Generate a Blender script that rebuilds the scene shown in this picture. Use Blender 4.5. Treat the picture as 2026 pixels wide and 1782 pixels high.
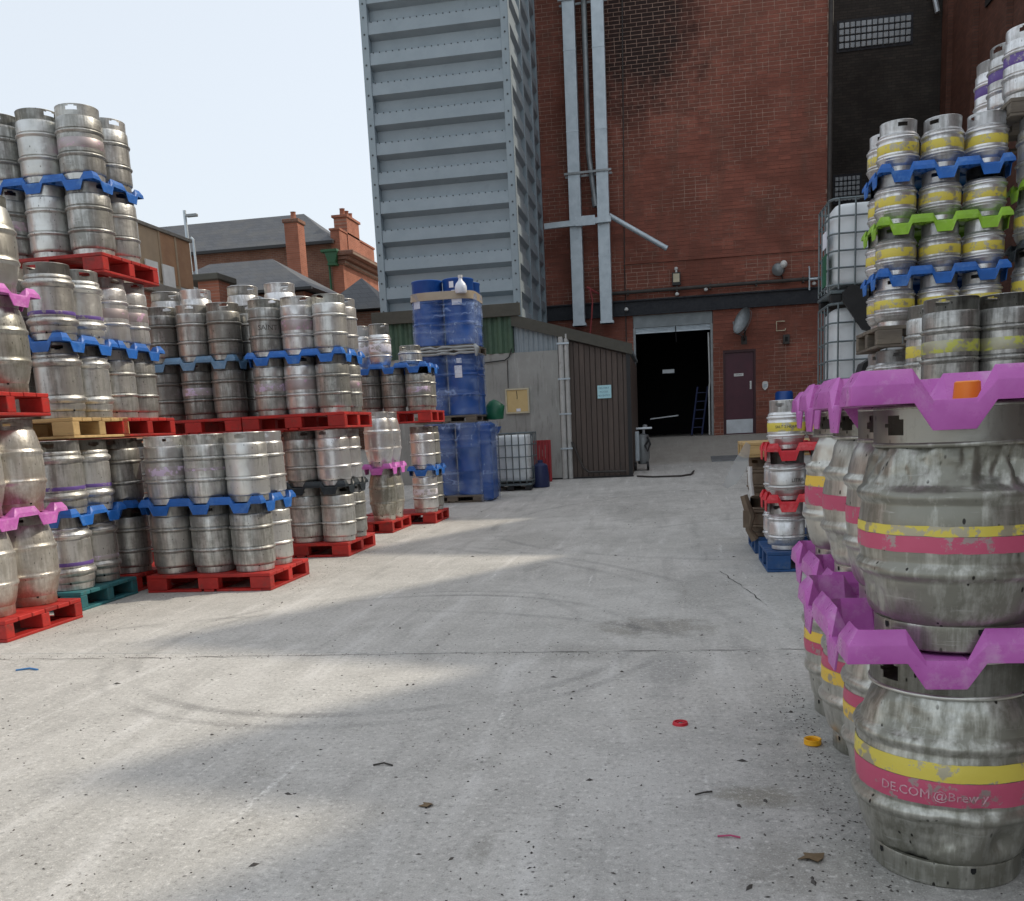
import bpy, bmesh, math, random
from mathutils import Vector, Matrix, noise
random.seed(7)
for o in list(bpy.data.objects): bpy.data.objects.remove(o)
S = bpy.context.scene
C = S.collection
PI = math.pi

# ------------------------------------------------------------------ camera, sky, sun, exposure
cam_d = bpy.data.cameras.new('camera'); cam = bpy.data.objects.new('camera', cam_d); C.objects.link(cam)
S.camera = cam
cam_d.sensor_fit = 'HORIZONTAL'; cam_d.sensor_width = 36.0; cam_d.lens = 1830/2026*36.0
cam_d.shift_x = 0.0; cam_d.shift_y = (1160-891)/2026
cam_d.clip_start = .05; cam_d.clip_end = 800
def _n(v): return v.normalized()
_vd = _n(Vector(((1320-1013)/1830, (830-1160)/1830, 1)))
_nd = _n(Vector(((1535-1013)/1830, (11600-1160)/1830, 1)))
_dz = _n(-(_nd-_nd.dot(_vd)*_vd)); _dx = _vd.cross(_dz)
_R = Matrix((_dx, _vd, _dz))
cam.matrix_world = Matrix.Translation((0, 0, 1.3)) @ (_R @ Matrix(((1,0,0),(0,-1,0),(0,0,-1)))).to_4x4()

SUN_EL, SUN_AZ = math.radians(42), math.radians(62)     # azimuth from +Y towards +X
W = bpy.data.worlds.new('World'); S.world = W; W.use_nodes = True
wn = W.node_tree.nodes; wl = W.node_tree.links
for n in list(wn): wn.remove(n)
sky = wn.new('ShaderNodeTexSky'); sky.sky_type = 'NISHITA'; sky.sun_disc = False
sky.sun_elevation = SUN_EL; sky.sun_rotation = SUN_AZ
sky.air_density = 1.0; sky.dust_density = 4.0; sky.ozone_density = 1.0; sky.altitude = 50
mx = wn.new('ShaderNodeMix'); mx.data_type = 'RGBA'; mx.inputs[0].default_value = .50
mx.inputs[7].default_value = (10.9, 11.5, 11.9, 1)      # pale haze of a bright hazy day, the same in every direction
bg = wn.new('ShaderNodeBackground'); bg.inputs[1].default_value = .15
wo = wn.new('ShaderNodeOutputWorld')
wl.new(sky.outputs[0], mx.inputs[6]); wl.new(mx.outputs[2], bg.inputs[0]); wl.new(bg.outputs[0], wo.inputs[0])
sl = bpy.data.lights.new('sun', 'SUN'); sl.energy = 3.1; sl.angle = math.radians(1.1); sl.color = (1, .90, .74)
so = bpy.data.objects.new('sun', sl); C.objects.link(so)
sd = Vector((math.sin(SUN_AZ)*math.cos(SUN_EL), math.cos(SUN_AZ)*math.cos(SUN_EL), math.sin(SUN_EL)))
so.rotation_euler = sd.to_track_quat('Z', 'Y').to_euler(); so.location = sd*60
S.view_settings.view_transform = 'Standard'; S.view_settings.look = 'None'
S.view_settings.exposure = -.27; S.view_settings.gamma = 1; S.view_settings.use_curve_mapping = False
S.cycles.max_bounces = 8; S.cycles.transparent_max_bounces = 12

# ------------------------------------------------------------------ material helpers
class NT:
    def __init__(s, name):
        s.m = bpy.data.materials.new(name); s.m.use_nodes = True
        s.t = s.m.node_tree; s.t.nodes.clear()
        s.out = s.t.nodes.new('ShaderNodeOutputMaterial'); s.b = s.t.nodes.new('ShaderNodeBsdfPrincipled')
        s.t.links.new(s.b.outputs[0], s.out.inputs[0])
    def n(s, ty, **k):
        x = s.t.nodes.new('ShaderNode'+ty)
        for a, v in k.items(): setattr(x, a, v)
        return x
    def l(s, a, b): s.t.links.new(a, b)
    def set(s, sock, v):
        if isinstance(v, bpy.types.NodeSocket): s.l(v, sock)
        else: sock.default_value = v
    def coord(s, kind='Object', scale=(1, 1, 1)):
        if kind == 'World': o = s.n('NewGeometry').outputs['Position']
        else: o = s.n('TexCoord').outputs[kind]
        mp = s.n('Mapping'); mp.inputs['Scale'].default_value = scale; s.l(o, mp.inputs[0]); return mp.outputs[0]
    def rnd(s): return s.n('ObjectInfo').outputs['Random']
    def math(s, op, a, b=0.0, clamp=False):
        x = s.n('Math', operation=op, use_clamp=clamp); s.set(x.inputs[0], a); s.set(x.inputs[1], b); return x.outputs[0]
    def noise(s, vec, scale, detail=4, rough=.55, w=None, dist=0):
        x = s.n('TexNoise', noise_dimensions='4D' if w is not None else '3D')
        s.l(vec, x.inputs['Vector']); x.inputs['Scale'].default_value = scale; x.inputs['Detail'].default_value = detail
        x.inputs['Roughness'].default_value = rough; x.inputs['Distortion'].default_value = dist
        if w is not None: s.set(x.inputs['W'], w)
        return x.outputs['Fac']
    def ramp(s, f, lo, hi, a=0.0, b=1.0):
        x = s.n('MapRange'); x.clamp = True; s.set(x.inputs[0], f)
        x.inputs[1].default_value = lo; x.inputs[2].default_value = hi; x.inputs[3].default_value = a; x.inputs[4].default_value = b
        return x.outputs[0]
    def mix(s, f, a, b, mode='MIX'):
        x = s.n('Mix', data_type='RGBA', blend_type=mode); s.set(x.inputs[0], f)
        for i, v in ((6, a), (7, b)):
            if isinstance(v, bpy.types.NodeSocket): s.l(v, x.inputs[i])
            else: x.inputs[i].default_value = (*v, 1)
        return x.outputs[2]
    def bump(s, h, strength=.3, dist=.01):
        x = s.n('Bump'); x.inputs['Strength'].default_value = strength; x.inputs['Distance'].default_value = dist
        s.l(h, x.inputs['Height']); s.l(x.outputs[0], s.b.inputs['Normal'])
    def col(s, v): 
        if isinstance(v, bpy.types.NodeSocket): s.l(v, s.b.inputs['Base Color'])
        else: s.b.inputs['Base Color'].default_value = (*v, 1)
    def p(s, name, v): s.set(s.b.inputs[name], v)

def worn(name, c1, c2, scale=4, rough=(.45, .75), metal=0.0, bump=.15, bscale=30, dirt=None, kind='Object', stretch=(1, 1, 1), rnd=.15):
    """paint / plastic / wood: two tones by noise, dirt blotches, fine relief; each object gets its own pattern"""
    t = NT(name); v = t.coord(kind, stretch)
    r = t.rnd(); w = t.math('MULTIPLY', r, 37.0)
    a = t.noise(v, scale, 5, .6, w)
    c = t.mix(t.ramp(a, .35, .65), c1, c2)
    if dirt:
        d = t.noise(v, dirt[1], 6, .7, w)
        c = t.mix(t.ramp(d, dirt[2], dirt[2]+.18, 0, dirt[3] if len(dirt) > 3 else .8), c, dirt[0])
    if rnd:
        hv = t.n('HueSaturation'); t.l(c, hv.inputs['Color']); t.l(t.ramp(r, 0, 1, 1-rnd, 1+rnd), hv.inputs['Value']); c = hv.outputs[0]
    t.col(c); f = t.noise(v, bscale, 4, .6, w)
    t.p('Roughness', t.ramp(f, .3, .7, rough[0], rough[1])); t.p('Metallic', metal)
    if bump: t.bump(f, bump, .006)
    return t.m

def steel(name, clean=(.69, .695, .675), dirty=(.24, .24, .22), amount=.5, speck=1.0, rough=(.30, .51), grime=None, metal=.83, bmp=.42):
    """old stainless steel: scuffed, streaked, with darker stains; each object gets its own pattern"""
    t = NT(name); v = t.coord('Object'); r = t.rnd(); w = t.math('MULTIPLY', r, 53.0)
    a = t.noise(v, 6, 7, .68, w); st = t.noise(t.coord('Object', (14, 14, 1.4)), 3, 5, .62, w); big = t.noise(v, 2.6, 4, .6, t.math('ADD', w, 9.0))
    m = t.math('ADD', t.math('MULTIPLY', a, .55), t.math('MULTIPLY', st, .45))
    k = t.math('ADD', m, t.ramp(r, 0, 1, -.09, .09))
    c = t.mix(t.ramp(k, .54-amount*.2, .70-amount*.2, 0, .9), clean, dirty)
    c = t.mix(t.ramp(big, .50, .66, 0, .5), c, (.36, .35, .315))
    sc = t.noise(t.coord('Object', (3, 3, 34)), 2.2, 4, .7, w); c = t.mix(t.ramp(sc, .60, .72, 0, .45), c, (.72, .72, .70))
    if grime:
        z = t.n('SeparateXYZ'); t.l(t.n('TexCoord').outputs['Object'], z.inputs[0])
        g = t.math('MULTIPLY', t.ramp(z.outputs[2], grime[1], 0.0), t.ramp(a, .3, .6))
        c = t.mix(g, c, grime[0])
    vo = t.n('TexVoronoi', feature='F1'); t.l(t.coord('Object', (1, 1, .5)), vo.inputs['Vector']); vo.inputs['Scale'].default_value = 36; vo.inputs['Randomness'].default_value = 1
    sp = t.math('MULTIPLY', t.ramp(vo.outputs['Distance'], .17, .10), t.ramp(t.noise(v, 8, 2, .5, w), .47, .58))
    c = t.mix(t.math('MULTIPLY', sp, .85*speck), c, (.035, .032, .028))
    t.col(c); t.p('Metallic', t.math('SUBTRACT', metal, t.math('MULTIPLY', t.ramp(k, .45, .75), .45)))
    t.p('Roughness', t.ramp(t.math('ADD', t.math('MULTIPLY', a, .7), t.math('MULTIPLY', big, .3)), .3, .7, rough[0], rough[1]))
    t.bump(t.math('ADD', t.noise(v, 6, 4, .55, w), t.math('MULTIPLY', t.noise(v, 60, 3, .6, w), .12)), bmp, .02)
    return t.m

def band_paint(name, col, wear=.4):
    t = NT(name); v = t.coord('Object'); r = t.rnd(); w = t.math('MULTIPLY', r, 71.0)
    a = t.noise(v, 14, 6, .7, w)
    wv = t.ramp(a, .62-wear*.2, .66-wear*.2)
    c = t.mix(t.noise(v, 5, 3, .5, w), col, tuple(min(1, x*1.25+.02) for x in col))
    c = t.mix(t.math('MULTIPLY', wv, .8), c, (.42, .40, .37))
    t.col(c); t.p('Roughness', t.ramp(a, .3, .7, .35, .6)); t.p('Metallic', t.math('MULTIPLY', wv, .7)); t.bump(a, .1, .004)
    return t.m

def plain(name, col, rough=.6, metal=0.0, **k):
    t = NT(name); t.col(col); t.p('Roughness', rough); t.p('Metallic', metal)
    for a, v in k.items(): t.p(a.replace('_', ' '), v)
    return t.m

M = {}
M['steel'] = steel('keg_steel')
M['steel_clean'] = steel('keg_steel_clean', (.80, .80, .80), (.42, .415, .40), .4, .6, (.25, .45))
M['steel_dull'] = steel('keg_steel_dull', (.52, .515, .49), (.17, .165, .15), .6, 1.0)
M['cask_steel'] = steel('cask_steel', (.62, .615, .56), (.21, .205, .165), .5, 1.6, (.28, .48), None, .86, .22)
M['cask_grime'] = steel('cask_steel_grimy', (.74, .725, .68), (.36, .34, .30), .45, .8, (.30, .48), ((.34, .18, .13), .3), .76)
M['dark_hole'] = plain('dark_hole', (.01, .01, .01), .9)
BAND = {'lilac': band_paint('band_lilac', (.56, .46, .62), .9), 'purple': band_paint('band_purple', (.11, .06, .26), .35),
        'yellow': band_paint('band_yellow', (.62, .51, .07), .5), 'gold': band_paint('band_gold', (.72, .48, .06), .3),
        'rose': band_paint('band_rose', (.48, .07, .14), .32), 'olive': band_paint('band_olive', (.46, .47, .08), .85), 'faded': band_paint('band_faded_pink', (.5, .32, .44), 1.1),
        'white': band_paint('band_white', (.7, .68, .74), .5)}
def plastic(name, c, light):
    return worn(name, c, tuple(x*.72 for x in c), 7, (.32, .62), 0, .2, 50, (light, 9, .52, .7), rnd=.1)
M['sep_blue'] = plastic('separator_blue', (.014, .14, .52), (.12, .28, .6))
M['sep_pale'] = plastic('separator_pale_blue', (.15, .30, .48), (.35, .48, .6))
M['sep_pink'] = plastic('separator_pink', (.62, .16, .55), (.75, .45, .7))
M['sep_purple'] = worn('separator_purple', (.58, .155, .52), (.48, .10, .42), 6, (.22, .5), 0, .25, 40, ((.68, .42, .63), 8, .54, .7), rnd=.06)
M['sep_lime'] = plastic('separator_lime', (.32, .60, .035), (.5, .7, .2))
M['sep_red'] = plastic('separator_red', (.68, .02, .035), (.8, .2, .2))
M['sep_black'] = plastic('separator_black', (.02, .03, .038), (.09, .11, .12))
M['pal_red'] = worn('pallet_red', (.50, .022, .016), (.34, .016, .013), 6, (.45, .7), 0, .25, 40, ((.13, .05, .04), 10, .53, .8), rnd=.2)
M['pal_teal'] = worn('pallet_teal', (.03, .17, .19), (.02, .12, .14), 6, (.5, .75), 0, .25, 40, ((.07, .08, .07), 8, .52))
M['pal_wood'] = worn('pallet_wood', (.55, .38, .17), (.42, .28, .12), 3, (.6, .85), 0, .3, 25, ((.2, .14, .08), 7, .58, .6), stretch=(1, 6, 6))
M['pal_grey'] = worn('pallet_grey', (.20, .17, .13), (.12, .10, .08), 3, (.6, .9), 0, .3, 25, ((.05, .045, .04), 7, .55), stretch=(1, 6, 6))
M['pal_blue'] = worn('pallet_blue', (.018, .085, .24), (.012, .055, .17), 6, (.45, .7), 0, .2, 40, ((.10, .13, .16), 8, .56))

# ------------------------------------------------------------------ mesh helpers
class MB:
    def __init__(s): s.v = []; s.f = []
    def add(s, vs, fs):
        o = len(s.v); s.v += [tuple(v) for v in vs]; s.f += [tuple(i+o for i in f) for f in fs]; return s
    def box(s, x0, x1, y0, y1, z0, z1):
        return s.add([(x0,y0,z0),(x1,y0,z0),(x1,y1,z0),(x0,y1,z0),(x0,y0,z1),(x1,y0,z1),(x1,y1,z1),(x0,y1,z1)],
                     [(0,3,2,1),(4,5,6,7),(0,1,5,4),(1,2,6,5),(2,3,7,6),(3,0,4,7)])
    def bbox(s, x0, x1, y0, y1, z0, z1, b=.004):
        """box with chamfered edges"""
        vs = []; X = (x0, x1); Y = (y0, y1); Z = (z0, z1); idx = {}
        for i in (0, 1):
            for j in (0, 1):
                for k in (0, 1):
                    sx, sy, sz = (b, -b)[i], (b, -b)[j], (b, -b)[k]
                    for a, p in enumerate(((X[i], Y[j]+sy, Z[k]+sz), (X[i]+sx, Y[j], Z[k]+sz), (X[i]+sx, Y[j]+sy, Z[k]))):
                        idx[i, j, k, a] = len(vs); vs.append(p)
        f = []
        for i in (0, 1): f.append([idx[i,0,0,0], idx[i,1,0,0], idx[i,1,1,0], idx[i,0,1,0]][::(-1 if i == 0 else 1)])
        for j in (0, 1): f.append([idx[0,j,0,1], idx[1,j,0,1], idx[1,j,1,1], idx[0,j,1,1]][::(1 if j == 0 else -1)])
        for k in (0, 1): f.append([idx[0,0,k,2], idx[1,0,k,2], idx[1,1,k,2], idx[0,1,k,2]][::(-1 if k == 0 else 1)])
        for j in (0, 1):
            for k in (0, 1): f.append([idx[0,j,k,1], idx[1,j,k,1], idx[1,j,k,2], idx[0,j,k,2]])
        for i in (0, 1):
            for k in (0, 1): f.append([idx[i,0,k,0], idx[i,1,k,0], idx[i,1,k,2], idx[i,0,k,2]])
            for j in (0, 1): f.append([idx[i,j,0,0], idx[i,j,1,0], idx[i,j,1,1], idx[i,j,0,1]])
            for j in (0, 1):
                for k in (0, 1): f.append([idx[i,j,k,0], idx[i,j,k,1], idx[i,j,k,2]])
        return s.add(vs, f)
    def lathe(s, prof, n=32, c=(0, 0), closed=False):
        vs = []; fs = []
        for r, z in prof:
            for i in range(n):
                a = 2*PI*i/n; vs.append((c[0]+r*math.cos(a), c[1]+r*math.sin(a), z))
        m = len(prof)
        for j in range(m if closed else m-1):
            for i in range(n):
                k = (j+1) % m
                fs.append((j*n+i, j*n+(i+1) % n, k*n+(i+1) % n, k*n+i))
        return s.add(vs, fs)
    def disc(s, r, z, n=32, c=(0, 0), up=True):
        vs = [(c[0]+r*math.cos(2*PI*i/n), c[1]+r*math.sin(2*PI*i/n), z) for i in range(n)]
        f = tuple(range(n)); return s.add(vs, [f if up else f[::-1]])
    def tube(s, pts, r, n=8, cap=True):
        pts = [Vector(p) for p in pts]; vs = []; fs = []; up = None
        for i, p in enumerate(pts):
            d = (pts[min(i+1, len(pts)-1)]-pts[max(i-1, 0)]).normalized()
            if up is None: up = Vector((0, 0, 1)) if abs(d.z) < .9 else Vector((1, 0, 0))
            a = d.cross(up).normalized(); b = a.cross(d).normalized(); up = b
            rr = r[i] if isinstance(r, (list, tuple)) else r
            for k in range(n):
                t = 2*PI*k/n; vs.append(p+a*math.cos(t)*rr+b*math.sin(t)*rr)
        for i in range(len(pts)-1):
            for k in range(n): fs.append((i*n+k, i*n+(k+1) % n, (i+1)*n+(k+1) % n, (i+1)*n+k))
        if cap: fs += [tuple(range(n))[::-1], tuple((len(pts)-1)*n+k for k in range(n))]
        return s.add(vs, fs)
    def beam(s, a, b, w, h, up=(0, 0, 1)):
        a = Vector(a); b = Vector(b); d = (b-a).normalized(); u = Vector(up); x = d.cross(u).normalized(); u = x.cross(d)
        vs = [p+x*sx*w/2+u*su*h/2 for p in (a, b) for sx, su in ((-1,-1),(1,-1),(1,1),(-1,1))]
        return s.add(vs, [(0,1,2,3),(7,6,5,4),(0,4,5,1),(1,5,6,2),(2,6,7,3),(3,7,4,0)])
    def prism(s, poly, lo, hi, axis='Y'):
        """polygon (a,b) extruded along axis: Y -> (a, t, b), X -> (t, a, b), Z -> (a, b, t)"""
        n = len(poly); g = {'Y': lambda a, b, t: (a, t, b), 'X': lambda a, b, t: (t, a, b), 'Z': lambda a, b, t: (a, b, t)}[axis]
        vs = [g(a, b, lo) for a, b in poly]+[g(a, b, hi) for a, b in poly]
        fs = [tuple(range(n)), tuple(range(2*n-1, n-1, -1))]+[(i, n+i, n+(i+1) % n, (i+1) % n) for i in range(n)]
        return s.add(vs, fs)
    def mesh(s, name, mat=None, smooth=None, fix=True):
        me = bpy.data.meshes.new(name); me.from_pydata(s.v, [], s.f)
        if fix:
            bm = bmesh.new(); bm.from_mesh(me); bmesh.ops.recalc_face_normals(bm, faces=bm.faces); bm.to_mesh(me); bm.free()
        if mat is not None: me.materials.append(M[mat] if isinstance(mat, str) else mat)
        if smooth is not None:
            me.polygons.foreach_set('use_smooth', [True]*len(me.polygons)); me.set_sharp_from_angle(angle=math.radians(smooth))
        me.update(); return me

def obj(name, me, parent=None, loc=(0, 0, 0), rot=(0, 0, 0)):
    o = bpy.data.objects.new(name, me); C.objects.link(o); o.parent = parent; o.location = loc; o.rotation_euler = rot; return o
def part(name, mb, mat, parent, smooth=None, loc=(0, 0, 0), rot=(0, 0, 0)):
    return obj(name, mb.mesh(name, mat, smooth), parent, loc, rot)
def tag(o, label, cat, group=None):
    o['label'] = label; o['category'] = cat
    if group: o['group'] = group
    return o
def thing(name, label, cat, loc=(0, 0, 0), rotz=0.0, group=None):
    return tag(obj(name, None, None, loc, (0, 0, rotz)), label, cat, group)
def struct(o, kind='structure'): o['kind'] = kind; return o
def copy_tree(o, parent=None):
    c = o.copy(); C.objects.link(c); c.parent = parent
    for ch in list(o.children): copy_tree(ch, c)
    return c
def text_mesh(txt, size, mat, ext=.0008):
    cu = bpy.data.curves.new('lettering', 'FONT'); cu.body = txt; cu.size = size; cu.extrude = ext; cu.align_x = 'CENTER'; cu.align_y = 'CENTER'; cu.resolution_u = 2
    t = bpy.data.objects.new('lettering', cu); C.objects.link(t)
    dg = bpy.context.evaluated_depsgraph_get(); me = bpy.data.meshes.new_from_object(t.evaluated_get(dg))
    bpy.data.objects.remove(t); bpy.data.curves.remove(cu)
    me.materials.clear(); me.materials.append(mat); return me

# ------------------------------------------------------------------ ground
def gz(y):
    pts = [(-400, 0), (13.5, 0), (16, .075), (19.2, .19), (20.9, .33), (24.2, .85), (400, .85)]
    for (a, za), (b, zb) in zip(pts, pts[1:]):
        if y <= b: return za+(zb-za)*(y-a)/(b-a)
    return .85
def concrete():
    t = NT('concrete_yard'); v = t.coord('World')
    big = t.noise(v, .55, 6, .62); mid = t.noise(v, 2.6, 6, .65); fine = t.noise(v, 42, 4, .7); grain = t.noise(v, 160, 3, .7)
    c = t.mix(t.ramp(big, .35, .65), (.43, .418, .392), (.545, .53, .50))
    c = t.mix(t.ramp(mid, .42, .68, 0, .5), c, (.335, .325, .305))
    c = t.mix(t.ramp(t.noise(v, 7, 5, .7), .50, .70, 0, .45), c, (.62, .605, .57))
    # sweeping tyre drag and scrapes, along the yard
    dr = t.noise(t.coord('World', (3.4, .42, 1)), 1.6, 5, .6, dist=.5)
    c = t.mix(t.ramp(dr, .54, .72, 0, .55), c, (.68, .665, .64))
    c = t.mix(t.ramp(dr, .45, .30, 0, .5), c, (.29, .28, .265))
    mp = t.n('Mapping'); mp.inputs['Rotation'].default_value = (0, 0, math.radians(-28)); mp.inputs['Scale'].default_value = (9, .55, 1); t.l(v, mp.inputs[0])
    sp_ = t.noise(mp.outputs[0], 1.3, 4, .55); c = t.mix(t.math('MULTIPLY', t.ramp(sp_, .66, .74), t.ramp(fine, .42, .58)), c, (.80, .79, .76))
    syn = t.n('SeparateXYZ'); t.l(t.n('NewGeometry').outputs['Position'], syn.inputs[0]); sy_ = syn.outputs[1]
    # oil and damp stains; last ellipse only darkens the concrete under the cask row
    st = t.noise(v, 1.15, 5, .7, dist=.8); c = t.mix(t.ramp(st, .62, .70, 0, .6), c, (.26, .25, .225))
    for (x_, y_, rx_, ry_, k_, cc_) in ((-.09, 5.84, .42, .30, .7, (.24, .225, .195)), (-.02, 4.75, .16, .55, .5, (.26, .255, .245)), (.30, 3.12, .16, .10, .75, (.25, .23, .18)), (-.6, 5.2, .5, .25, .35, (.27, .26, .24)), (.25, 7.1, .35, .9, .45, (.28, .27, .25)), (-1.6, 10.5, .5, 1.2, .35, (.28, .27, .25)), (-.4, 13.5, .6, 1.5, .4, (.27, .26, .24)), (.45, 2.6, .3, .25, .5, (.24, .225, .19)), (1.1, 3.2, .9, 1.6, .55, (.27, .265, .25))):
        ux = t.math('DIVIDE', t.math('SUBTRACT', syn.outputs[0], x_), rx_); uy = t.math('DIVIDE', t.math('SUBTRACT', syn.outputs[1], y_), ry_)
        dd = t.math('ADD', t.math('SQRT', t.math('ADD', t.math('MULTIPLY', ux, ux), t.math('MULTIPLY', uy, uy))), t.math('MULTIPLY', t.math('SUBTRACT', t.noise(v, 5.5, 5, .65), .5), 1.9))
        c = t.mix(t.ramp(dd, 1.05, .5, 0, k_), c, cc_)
    # curved tyre marks
    sx = t.n('SeparateXYZ'); t.l(t.n('NewGeometry').outputs['Position'], sx.inputs[0])
    for cx, cy, r, wd, k in ((-1.75, 5.55, 1.55, .05, .5), (-1.75, 5.55, 1.72, .045, .35), (-2.2, 3.2, 3.3, .05, .35), (2.8, 8.6, 4.1, .06, .3), (1.6, 12.4, 3.9, .07, .35), (-6.5, 4.0, 7.2, .06, .3), (-6.5, 4.0, 7.45, .06, .3)):
        dx = t.math('SUBTRACT', sx.outputs[0], cx); dy = t.math('SUBTRACT', sx.outputs[1], cy)
        d = t.math('SQRT', t.math('ADD', t.math('MULTIPLY', dx, dx), t.math('MULTIPLY', dy, dy)))
        e = t.math('ABSOLUTE', t.math('SUBTRACT', d, r))
        f = t.math('MULTIPLY', t.ramp(e, wd, wd*.35), t.ramp(t.noise(v, .8, 4, .6), .42, .6))
        c = t.mix(t.math('MULTIPLY', f, k), c, (.13, .128, .125))
    # aggregate: pale and dark grains
    c = t.mix(t.ramp(fine, .55, .68, 0, .65), c, (.74, .72, .68)); c = t.mix(t.ramp(fine, .45, .33, 0, .7), c, (.22, .212, .196))
    c = t.mix(t.ramp(grain, .56, .68, 0, .55), c, (.76, .74, .70)); c = t.mix(t.ramp(grain, .44, .32, 0, .6), c, (.20, .195, .18))
    c = t.mix(t.ramp(sy_, 20.7, 21.2, 0, .6), c, (.27, .24, .20))
    vo = t.n('TexVoronoi', feature='F1'); t.l(v, vo.inputs['Vector']); vo.inputs['Scale'].default_value = 17
    sp = t.math('MULTIPLY', t.ramp(vo.outputs['Distance'], .13, .07), t.ramp(t.noise(v, 4, 2), .48, .6))
    c = t.mix(t.math('MULTIPLY', sp, .8), c, (.075, .07, .065))
    t.col(c); t.p('Roughness', t.ramp(mid, .3, .7, .72, .92)); t.p('Specular IOR Level', .3)
    t.bump(t.math('ADD', t.math('MULTIPLY', fine, .5), t.math('ADD', t.math('MULTIPLY', grain, .3), t.math('MULTIPLY', mid, .5))), .5, .012)
    return t.m
M['concrete'] = concrete()
def ground():
    ys = [-60, -20, -6, 0, 1.5, 3, 4.4, 5.17, 5.185, 5.193, 5.201, 5.216, 6.2, 7.4, 8.6, 9.28, 9.295, 9.303, 9.311, 9.326, 10.5, 12, 13.5, 14.5, 16, 17.5, 19.2, 20, 20.86, 20.9, 20.94, 22, 23, 24.2, 27, 32, 60, 150, 400]
    xs = [-300, -80, -30, -15]+[-9+.12*i for i in range(int(19.5/.12))]+[11, 14, 20, 60, 300]
    rg = random.Random(3); v = []; f = []; nx = len(xs)
    for j, y in enumerate(ys):
        for i, x in enumerate(xs):
            z = gz(y); yy = y
            for jc in (5.193, 9.303):
                if abs(y-jc) < .03:
                    yy = y-.018*x+.006*math.sin(x*3.1)+.003*math.sin(x*11.3)
                    if abs(y-jc) < 1e-6: z -= .002+.011*max(0, noise.noise((x*1.3, jc, 3))+.45)
            v.append((x, yy, z))
    for j in range(len(ys)-1):
        for i in range(nx-1): f.append((j*nx+i, j*nx+i+1, (j+1)*nx+i+1, (j+1)*nx+i))
    m = MB(); m.add(v, f); o = obj('ground', m.mesh('ground', 'concrete', 30)); struct(o); return o
ground()
M['crack'] = plain('crack_dark', (.06, .057, .052), .95)
def crack(pts, w, seed):
    rg = random.Random(seed); m = MB(); vs = []; P = [Vector((x, y, 0)) for x, y in pts]; Q = []
    for a, b in zip(P, P[1:]):
        n = max(2, int((b-a).length/.07)); Q += [a.lerp(b, i/n) for i in range(n)]
    for i, p in enumerate(Q):
        d = (Q[min(i+1, len(Q)-1)]-Q[max(0, i-1)]).normalized(); nn = Vector((-d.y, d.x, 0)); j = nn*.03*noise.noise((i*.5, seed, 0))
        ww = w*max(.0, .3+1.3*noise.noise((i*.33, seed, 7))+.4); z = gz(p.y)+.0035
        a = p+j+nn*ww; b = p+j-nn*ww; vs += [(a.x, a.y, z), (b.x, b.y, z)]
    m.add(vs, [(2*i, 2*i+1, 2*i+3, 2*i+2) for i in range(len(Q)-1)]); struct(obj('ground_crack', m.mesh('ground_crack', 'crack')))
crack([(.42, 8.0), (.52, 7.4), (.60, 6.9), (.66, 6.4)], .004, 2)
crack([(-4.6, 5.1), (-3.6, 5.12), (-2.2, 5.16), (-.6, 5.2), (.9, 5.22)], .0035, 8)
# loose grit on the slab
M['grit'] = worn('grit_dark', (.05, .045, .04), (.12, .11, .10), 3, (.8, .95), 0, 0, kind='World', rnd=0)
def grit():
    rg = random.Random(11); m = MB()
    for i in range(2600):
        y = 2.0+18*rg.random()**2.3; x = -5.5+8.2*rg.random()
        if x > .5 and y < 4.6: x -= 1.5
        s = rg.uniform(.0025, .0075)*(1 if rg.random() < .93 else 1.9); a = rg.uniform(0, PI); q = rg.uniform(.5, 1.8); z = gz(y)
        ca, sa = math.cos(a), math.sin(a); ring = [(s*q, 0), (0, s*.6), (-s*q, 0), (0, -s*.6)]
        vs = [(x+u*ca-w*sa, y+u*sa+w*ca, z+.0005) for u, w in ring]+[(x, y, z+s*.7)]
        m.add(vs, [(0,1,4),(1,2,4),(2,3,4),(3,0,4)])
    for i in range(900):
        k = rg.random()
        if k < .4: y = 5.5+8.5*rg.random(); x = (-4.45 if y < 7.4 else -3.4)+abs(rg.gauss(0, .16))
        elif k < .75: y = 2.3+2.2*rg.random(); x = .60-abs(rg.gauss(0, .10))
        else: y = 5.16+.03*rg.gauss(0, 1); x = rg.uniform(-4.5, .7)
        s = rg.uniform(.002, .006); a = rg.uniform(0, PI); q = rg.uniform(.6, 1.6); ca, sa = math.cos(a), math.sin(a); z = gz(y)
        vs = [(x+u*ca-w*sa, y+u*sa+w*ca, z+.0005) for u, w in ((s*q, 0), (0, s*.7), (-s*q, 0), (0, -s*.7))]+[(x, y, z+s*.8)]
        m.add(vs, [(0,1,4),(1,2,4),(2,3,4),(3,0,4)])
    o = obj('grit', m.mesh('grit', 'grit')); struct(o, 'stuff')
grit()

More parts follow.
